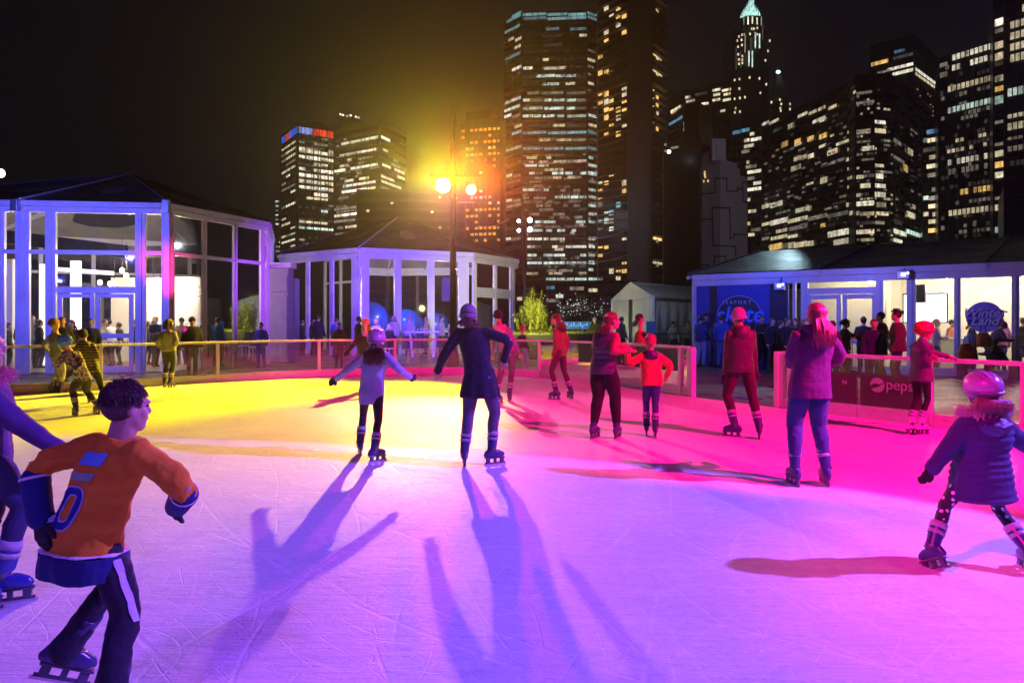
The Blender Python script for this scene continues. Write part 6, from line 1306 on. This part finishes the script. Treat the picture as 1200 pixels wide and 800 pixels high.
# --- children at left, mid distance
skater('child with bright blue helmet in camouflage jacket bending forward near the left fence', 11.2, (97, 433, 0), (82, 412, -.15), (76.5, 403, -.2), (66, 428, -.2), (86, 434, -.25), (88, 487, -55), (113, 478, -60), h=1.20, yaw=-62, hyaw=-75, hpitch=-25, crouch=.9,
 top=dict(color=(.05, .045, .06), mat='camo', hem=.06, fold=.02, bulk=1.2), legs=dict(color=(.02, .02, .03), bulk=1.15, fold=.02), hat=('helmet', (.08, .28, .75)), skin=1, gloves=(.02, .02, .03))
skater('child in yellow and black striped jacket behind the blue helmeted child', 12.75, (108, 426, 0), (100, 402, 0), (97, 393, 0), (90, 424, -.1), (114, 426, .1), (104, 472, -40), (122, 474, -30), h=1.22, yaw=-30, hyaw=-30,
 top=dict(color=(.20, .22, .02), mat='stripe', hem=.06, fold=.02, hood=1, bulk=1.1), legs=dict(color=(.02, .02, .02), bulk=1.0), hat=('beanie', (.05, .06, .02)), skin=1)
skater('skater in striped hat and pale jacket leaning on the left fence, seen from the side', 14.6, (67, 414, 0), (66, 391, 0), (64, 380, -.05), (58, 412, .2), (76, 410, .2), (64, 459.5, 20), (72, 459.5, -30), h=1.55, yaw=20, hyaw=60,
 top=dict(color=(.16, .16, .24), hem=.10, fold=.02), legs=dict(color=(.25, .22, .35)), hat=('beanie', (.30, .12, .08), 1), hair=((.15, .05, .03), .05, 'short'), skin=0)
skater('curly dark haired girl in olive top and dark leggings against the left fence', 15.9, (197.5, 410, 0), (197.5, 388, 0), (198, 379.5, 0), (190, 407, .15), (206, 404, .12), (193.5, 454.2, -10), (201, 454.2, 20), h=1.50, yaw=0, hyaw=5,
 top=dict(color=(.20, .20, .16), hem=.05, fold=.02, bulk=1.15), legs=dict(color=(.02, .02, .025), bulk=.95, name='leggings'), hair=((.02, .015, .02), .20, 'curly'), skin=3)
skater('blond woman in black jacket facing the rink with one arm out along the fence', 15.2, (428, 414, 0), (428, 393, 0), (428, 379, -.05), (440, 410, -.2), (407, 412, -.35), (424, 458.3, 170), (434, 458.3, 190), h=1.62, yaw=185, hyaw=178,
 top=dict(color=(.02, .02, .022), hem=.04), legs=dict(color=(.03, .03, .03)), hair=((.72, .42, .08), .20, 'long'), skin=2, gloves=(.02, .02, .02))
skater('child with red hair in dark top and pale blue skirt just outside the far fence', 20.4, (613, 409, 0), (612, 392, 0), (613, 384.5, 0), (606, 408, 0), (620, 408, 0), (610, 437.2, 60), (618, 437.2, 60), h=1.36, yaw=60, hyaw=75, skates=False,
 top=dict(color=(.03, .03, .05), hem=.0, skirt=.0), legs=dict(color=(.25, .42, .5), bulk=1.05), hair=((.30, .05, .03), .08, 'long'), skin=2, bg=True)

# ---- spectators
def stand(label, px, Y, h=1.7, yaw=0, top=(.04, .04, .05), leg=(.03, .03, .04), hat=None, hair=((.05, .03, .02), .03, 'short'), z=0, pose='hang', seat=False, group=None, mat='cloth', skin=0, lean=0, bulk=1.08, **tk):
    s = h/1.7; c = at_px(px, Y, 0); ya = math.radians(yaw); f = V((math.sin(ya), math.cos(ya), 0)); r = V((math.cos(ya), -math.sin(ya), 0)); U = UPV
    pz = .48 if seat else .93*s; c = c+U*z; pel = c+U*pz; neck = pel+U*.50*s+f*lean; head = neck+U*.155*s+f*(.03+lean*.3)
    if pose == 'hang': hd = [neck-U*.56*s+r*sg*.24*s+f*.10 for sg in (-1, 1)]
    elif pose == 'front': hd = [neck-U*.30*s+r*sg*.08*s+f*.30*s for sg in (-1, 1)]
    elif pose == 'rail': hd = [neck-U*.36*s+r*sg*.22*s+f*.34*s for sg in (-1, 1)]
    elif pose == 'reach': hd = [neck-U*.30*s-r*.1+f*.5*s, neck-U*.5*s+r*.2]
    elif pose == 'pocket': hd = [neck-U*.50*s+r*sg*.22*s+f*.05 for sg in (-1, 1)]
    if seat: fe = [c+r*sg*.12+f*.45 for sg in (-1, 1)]
    else: fe = [c+r*sg*.10*s+f*(.05*sg) for sg in (-1, 1)]
    tp = dict(color=top, mat=mat, bulk=bulk, fold=.02, hem=.08); tp.update(tk)
    return person(label, pel, neck, head, hd, [(fe[0], yaw-12), (fe[1], yaw+14)], yaw=yaw, h=h, top=tp, legs=dict(color=leg), hat=hat, hair=hair if not hat else None, skates=False, bg=True, seat=seat, group=group, skin=skin, kpoles=[f+U*.3, f+U*.3])
BLK = (.015, .015, .018); NAVY = (.015, .02, .06); GR = (.09, .09, .09)
LONG = lambda c: (c, .14, 'long')
# left pavilion
stand('man in dark navy jacket standing at the glass doors behind the rail', 106, 18.6, 1.62, 160, NAVY, BLK, skin=3)
stand('woman with red cap hair tie standing behind the left fence group', 73, 17.4, 1.66, 150, BLK, BLK, hair=((.2, .05, .03), .10, 'long'))
stand('person in black seated by the left frame edge inside the pavilion', 9, 22.0, 1.5, 60, BLK, BLK, seat=False)
stand('person with glittering dark top inside at the left corner post', 46, 22.6, 1.6, 40, BLK, BLK, hair=LONG((.04, .03, .03)))
stand('guest in white at the table seen through the left door pane', 89, 23.4, 1.55, 120, (.5, .45, .42), BLK, pose='front', hair=LONG((.3, .12, .06)))
stand('man with brown hair in grey leaning at the table behind the right door pane', 117, 23.6, 1.62, 90, (.28, .26, .26), BLK, pose='front', lean=.12)
stand('guest in white shirt and dark cap at the table behind the right door pane', 131, 23.8, 1.6, -70, (.62, .58, .52), BLK, hat=('beanie', BLK), pose='front', lean=.1)
stand('guest at far end of the table beside the right door frame', 140, 24.4, 1.5, -90, BLK, BLK, pose='front')
stand('blond woman in black coat inside the pavilion left of the pink post', 182, 23.3, 1.72, 120, BLK, BLK, hair=LONG((.75, .52, .18)), pose='front')
stand('person in woolly hat and tan coat right of the pink post inside the pavilion', 213, 24.2, 1.66, 170, (.35, .2, .1), BLK, hat=('beanie', GR), hair=None)
stand('man in black coat and beanie outside the fence beside the curly haired girl', 225, 19.3, 1.66, 150, BLK, BLK, hat=('beanie', (.012, .012, .012)), hair=None, skin=1, bulk=1.2)
stand('person in bright blue jacket with back turned inside the right bay of the left pavilion', 255, 23.2, 1.68, 20, (.03, .15, .55), BLK, bulk=1.15)
stand('person in dark behind the blue jacket person', 251, 24.8, 1.78, 160, NAVY, BLK)
stand('pale guest by the far glass of the left pavilion', 281, 25.0, 1.6, 200, (.12, .14, .3), BLK)
stand('person with yellow shoes in dark clothes standing by the corner post between pavilions', 306, 22.8, 1.5, 180, (.03, .04, .25), (.03, .04, .3), hair=((.03, .02, .02), .03, 'short'))
tb_ = thing('dining_table', 'table with white top behind the glass doors of the left pavilion', 'table', tuple(at_px(128, 22.9)))
s = Soup(); s.box(at_px(126, 22.9, .78), 2.3, .8, .05); s.obj('table_top', M['white'], tb_, bevel=.01)
for dx in (-1, 1):
    for dy in (-.3, .3): s = Soup(); s.box(at_px(126, 22.9, .38)+V((dx, dy, 0)), .05, .05, .76); s.obj('leg', M['dark'], tb_)
s = Soup()
for k in range(12): s.tube([at_px(100+k*4.6, 22.8+random.uniform(-.2, .25), .81), at_px(100+k*4.6, 22.8, .81)+UPV*random.uniform(.04, .14)], [.045, .05], 7, round_=False)
s.obj('tableware', M['plastic'], tb_, color=(.5, .45, .35), kind='stuff')
# between and middle pavilion
stand('small figure in black leaning by the screen in the middle pavilion', 354, 30.6, 1.6, 60, BLK, BLK)
stand('tall man in black coat standing before the white wall in the middle pavilion', 373, 30.0, 1.82, 20, BLK, BLK, bulk=1.25)
stand('person in blue jacket with rucksack behind the seated man, middle pavilion', 394, 29.0, 1.7, 20, (.05, .06, .40), BLK, bulk=1.15)
stand('dark haired man with ruddy face facing the rink in maroon coat, outside the middle pavilion', 397, 23.0, 1.50, 175, (.05, .015, .03), BLK, bulk=1.3, skin=1)
stand('man in dark green jacket left of the blond woman, outside the middle pavilion', 420, 24.6, 1.72, 80, (.03, .03, .025), BLK, skin=1, bulk=1.15)
stand('person in white hooded coat right of the blond woman', 441, 27.5, 1.62, 200, (.55, .52, .6), BLK, hair=LONG((.6, .5, .4)))
stand('long haired child in black between the glass bays of the middle pavilion', 456, 27.2, 1.42, 10, BLK, BLK, hair=LONG((.5, .35, .25)))
stand('fair guest in cream inside the second glass bay of the middle pavilion', 462, 31.2, 1.78, 200, (.6, .5, .4), GR, hair=LONG((.55, .35, .15)))
stand('bald man in grey shirt at the high table seen from behind', 479.5, 30.5, 1.80, 10, (.40, .40, .44), (.1, .09, .08), hair=((.5, .35, .25), .02, 'short'), skin=2)
stand('guest in tan leaning on the far side of the high table', 500, 32.3, 1.74, 250, (.5, .33, .2), GR, hair=((.4, .25, .12), .03, 'short'), pose='front')
stand('tall guest in beige coat at the right end of the high table', 517, 30.6, 1.80, 100, (.45, .40, .36), GR, pose='front', bulk=1.15)
stand('second guest in pale jacket partly behind the lamp post', 529, 30.9, 1.68, 120, (.42, .38, .36), GR, pose='front')
for i, (px, Y, lb) in enumerate(((496, 29.6, 'white high table beside the grey shirted man'), (448, 31, 'white high table in the second bay, left'), (566, 36, 'small high table near the right doorway of the middle pavilion'))):
    b0 = at_px(px, Y); ht = thing('high_table', lb, 'table', tuple(b0)); s = Soup(); s.box(b0+UPV*1.08, 1.5 if i == 0 else 1.0, .7, .06); s.obj('table_top', M['white'], ht, bevel=.01)
    for dx in (-.55, .55) if i == 0 else (-.4, .4): s = Soup(); s.beam(b0+V((dx, -.2, 1.05)), b0+V((dx*.8, -.2, 0)), .06, .06); s.beam(b0+V((dx, .2, 1.05)), b0+V((dx*.8, .2, 0)), .06, .06); s.obj('leg', M['white'], ht)
    s = Soup()
    for k in range(6): s.tube([b0+V((-.4+k*.15, random.uniform(-.2, .2), 1.11)), b0+V((-.4+k*.15, 0, 1.11+random.uniform(.08, .2)))], [.035, .04], 8, round_=False)
    s.obj('cups', M['plastic'], ht, color=(.6, .55, .5), kind='stuff')
for i, px in enumerate((430, 458, 484, 508, 524)):
    b0 = at_px(px, 26.6+i % 2*.7); st_ = thing('stool', ('low white stool, %s outside the middle pavilion' % ['first from the left', 'second from the left', 'third from the left below the grey shirted man', 'fourth from the left', 'nearest the lamp post'][i]), 'stool', tuple(b0), 'white stools outside the middle pavilion')
    s = Soup(); s.box(b0+UPV*.46, .42, .36, .05); s.obj('seat', M['white'], st_, bevel=.01)
    for dx, dy in ((-.17, -.14), (.17, -.14), (-.17, .14), (.17, .14)): s = Soup(); s.beam(b0+V((dx, dy, .44)), b0+V((dx*1.25, dy*1.25, GZ)), .03, .03); s.obj('leg', M['white'], st_)
# centre background
stand('person in black jacket and white hat on the path left of the marquee', 697, 30.5, 1.70, 200, BLK, BLK, hat=('beanie', (.45, .55, .65)), hair=None)
stand('person in grey hood standing beside the lit slit of the marquee', 728, 28.0, 1.72, 60, (.05, .05, .10), BLK, hat=('beanie', (.12, .12, .2)), hair=None, hood=1)
stand('person in black hat with pale coat at the queue barrier, left of two', 789, 29.5, 1.52, 180, (.2, .18, .15), BLK, hat=('beanie', BLK), hair=None)
stand('person in black hat at the queue barrier next to the hoarding corner, right of two', 806, 29.8, 1.55, 190, (.10, .10, .10), BLK, hat=('beanie', (.06, .06, .05)), hair=None)
stand('man in denim jacket and pale jeans by the left end of the hoarding', 821, 23.4, 1.74, 40, (.02, .05, .18), (.22, .35, .55), pose='front', hair=((.03, .02, .02), .03, 'short'))
stand('man in dark beanie behind the man in pale jeans', 828, 24.1, 1.84, 200, NAVY, (.05, .10, .25), hat=('beanie', BLK), hair=None)
stand('person in bright blue jacket and jeans in front of the hoarding circle', 846, 23.5, 1.76, 30, (.02, .10, .40), (.05, .13, .35))
stand('man in black jacket with phone right of the hoarding circle', 893, 22.4, 1.74, 190, BLK, BLK, pose='front', skin=1)
stand('short person in black behind the shoulder of the maroon skater', 905, 21.8, 1.66, 170, BLK, (.06, .06, .09))
stand('man in black beanie beside the white door frame of the rental room', 922, 20.8, 1.66, 150, BLK, BLK, hair=((.02, .02, .02), .03, 'short'))
stand('woman in black with tied hair beside the white door frame', 932, 20.6, 1.62, 210, BLK, BLK, hair=LONG((.02, .015, .015)))
stand('woman in black with curly bun reaching out by the doors', 990, 17.6, 1.60, 100, BLK, BLK, pose='reach', hair=((.02, .012, .012), .12, 'curly'), bulk=1.15)
stand('person in dark purple hood right behind the red haired woman', 975, 16.8, 1.56, 60, (.05, .04, .09), BLK, hood=1)
stand('boy in dark navy jacket between the two tall men at the rail', 1024, 15.6, 1.60, 200, (.012, .018, .05), BLK, hair=((.12, .05, .03), .05, 'short'), bulk=1.15)
stand('tall man in black coat reaching left behind the rail', 1033, 16.4, 1.78, -60, (.02, .015, .018), BLK, pose='reach', hair=((.03, .02, .02), .03, 'short'), bulk=1.25)
stand('tall curly haired man with glasses in maroon brown coat behind the rail', 1052, 15.0, 1.80, -60, (.07, .02, .035), NAVY, hair=((.05, .03, .02), .02, 'curly'), bulk=1.30)
# more of the waiting crowd
stand('person in long dark coat at the very left of the pavilion glass', 24, 21.6, 1.62, 90, (.03, .025, .03), BLK, hair=LONG((.05, .03, .02)))
stand('tall person in grey coat behind the left corner post', 38, 23.4, 1.76, 120, (.08, .075, .08), BLK)
stand('person in dark red scarf and black coat between left fence group and door', 84, 18.9, 1.58, 170, (.05, .01, .012), BLK, hair=LONG((.08, .03, .02)), pose='pocket')
stand('guest in black sweater at the bar inside, right of the double door', 158, 24.8, 1.62, 60, BLK, BLK, pose='front')
stand('guest in olive jacket just inside the pavilion left of the blond woman', 172, 24.4, 1.55, 30, (.07, .07, .03), BLK)
stand('person in dark coat beside the tall man before the white wall', 366, 30.9, 1.66, 90, (.03, .02, .04), BLK)
stand('person in grey jacket with hands in pockets left of the hoarding circle', 837, 24.0, 1.62, 120, (.07, .08, .11), (.05, .07, .14), pose='pocket')
stand('person in navy cap behind the bright blue jacket person', 857, 24.0, 1.70, 220, NAVY, BLK, hat=('beanie', (.02, .03, .08)), hair=None)
stand('person in black coat between the two queueing friends at the door frame', 914, 21.6, 1.58, 100, BLK, BLK, pose='front', skin=2)
stand('person with orange scarf in grey coat waiting near the rental room doors', 942, 20.2, 1.60, 150, (.06, .06, .07), BLK, hair=LONG((.2, .08, .04)))
stand('person in black leaning at the inner counter seen through the middle pane', 1012, 18.8, 1.68, 30, (.02, .02, .03), BLK, pose='front')
# rental room
stand('customer in pale fur collar coat beside the wall screen', 1097, 20.4, 1.62, 120, (.45, .35, .35), GR, hair=LONG((.4, .2, .12)), pose='front')
stand('attendant in tan coat bending over below the Winter Land emblem', 1160, 18.9, 1.55, 100, (.26, .20, .13), (.05, .05, .05), pose='front', lean=.25, hair=((.25, .16, .10), .03, 'short'))
stand('woman in brown coat carrying bags under the Winter Land emblem', 1139, 19.8, 1.58, 120, (.25, .18, .12), BLK, pose='front', hair=LONG((.3, .15, .1)))
stand('person in pink violet jacket with black rucksack at the skate racks', 1173, 20.4, 1.66, 20, (.45, .15, .42), BLK, hair=LONG((.12, .05, .04)))
stand('person in dark coat at the right frame edge inside the rental room', 1199, 19.5, 1.66, 40, BLK, BLK)
stand('person in salmon sweater between the wall screen and the racks', 1115, 21.4, 1.60, 150, (.6, .2, .12), (.3, .35, .5))
stand('seated person in olive lacing skates below the emblem, next to the middle pane post', 1176, 18.6, 1.5, -80, (.12, .10, .06), BLK, seat=True, lean=.3, pose='front', hair=((.2, .12, .08), .03, 'short'))
for (px, py, Y, col, lb, rz) in ((1152, 397, 18.4, (.85, .32, .04), 'orange tote bag under the emblem', .22), (1139, 398, 18.5, (.42, .60, .75), 'pale blue bag left of the orange tote', .20), (1133, 411, 17.9, (.85, .20, .03), 'round orange bundle low by the window post', .24)):
    c = pt(px, py, Y); tg_ = thing('bag', lb, 'bag', tuple(c)); q = Soup(); q.loft([(c-UPV*rz, (1, 0, 0), (0, 1, 0), rz*.9, .10), (c, (1, 0, 0), (0, 1, 0), rz, .13), (c+UPV*rz*.8, (1, 0, 0), (0, 1, 0), rz*.6, .05)], 14); q2 = blob(q, 'bag_body', 'shiny', tg_, .02, col, 2, .04)
    q = Soup(); q.tube([c+V((-.09, 0, rz*.7)), c+V((-.05, 0, rz*1.6)), c+V((.05, 0, rz*1.6)), c+V((.09, 0, rz*.7))], [.012]*4, 6); q.obj('handle', M['black'], tg_)
bn = thing('bench', 'low dark bench with crates under the rental room window', 'bench', tuple(at_px(1158, 18.3)))
s = Soup(); s.box(at_px(1158, 18.3, .45), 1.6, .4, .06); s.obj('seat', M['dark'], bn)
for dx in (-.7, .7): s = Soup(); s.box(at_px(1158, 18.3, .2)+V((dx, 0, 0)), .06, .36, .44); s.obj('leg', M['dark'], bn)
ct = thing('counter', 'white service counter inside the rental room beside the middle post', 'counter', tuple(at_px(1107, 20.9)))
s = Soup(); s.box(at_px(1107, 21.0, .5), 1.0, .5, 1.0); s.obj('counter_body', M['wallw'], ct, bevel=.01); s = Soup(); s.box(at_px(1107, 21.0, 1.02), 1.1, .6, .05); s.obj('counter_top', M['white'], ct, bevel=.01)
# ================================================================= thin haze added to give the lamps a glow
hz = Soup(); hz.box((0, 300, 95), 1300, 900, 196)
hzm = bpy.data.materials.new('glow_haze'); hzm.use_nodes = True; hzm.node_tree.nodes.clear()
ho = hzm.node_tree.nodes.new('ShaderNodeOutputMaterial'); hv = hzm.node_tree.nodes.new('ShaderNodeVolumePrincipled')
hv.inputs['Color'].default_value = (.95, .95, .97, 1); hv.inputs['Density'].default_value = 0.00038; hv.inputs['Anisotropy'].default_value = 0.88
hzm.node_tree.links.new(hv.outputs[0], ho.inputs['Volume'])
hz.obj('haze', hzm, kind='stuff')
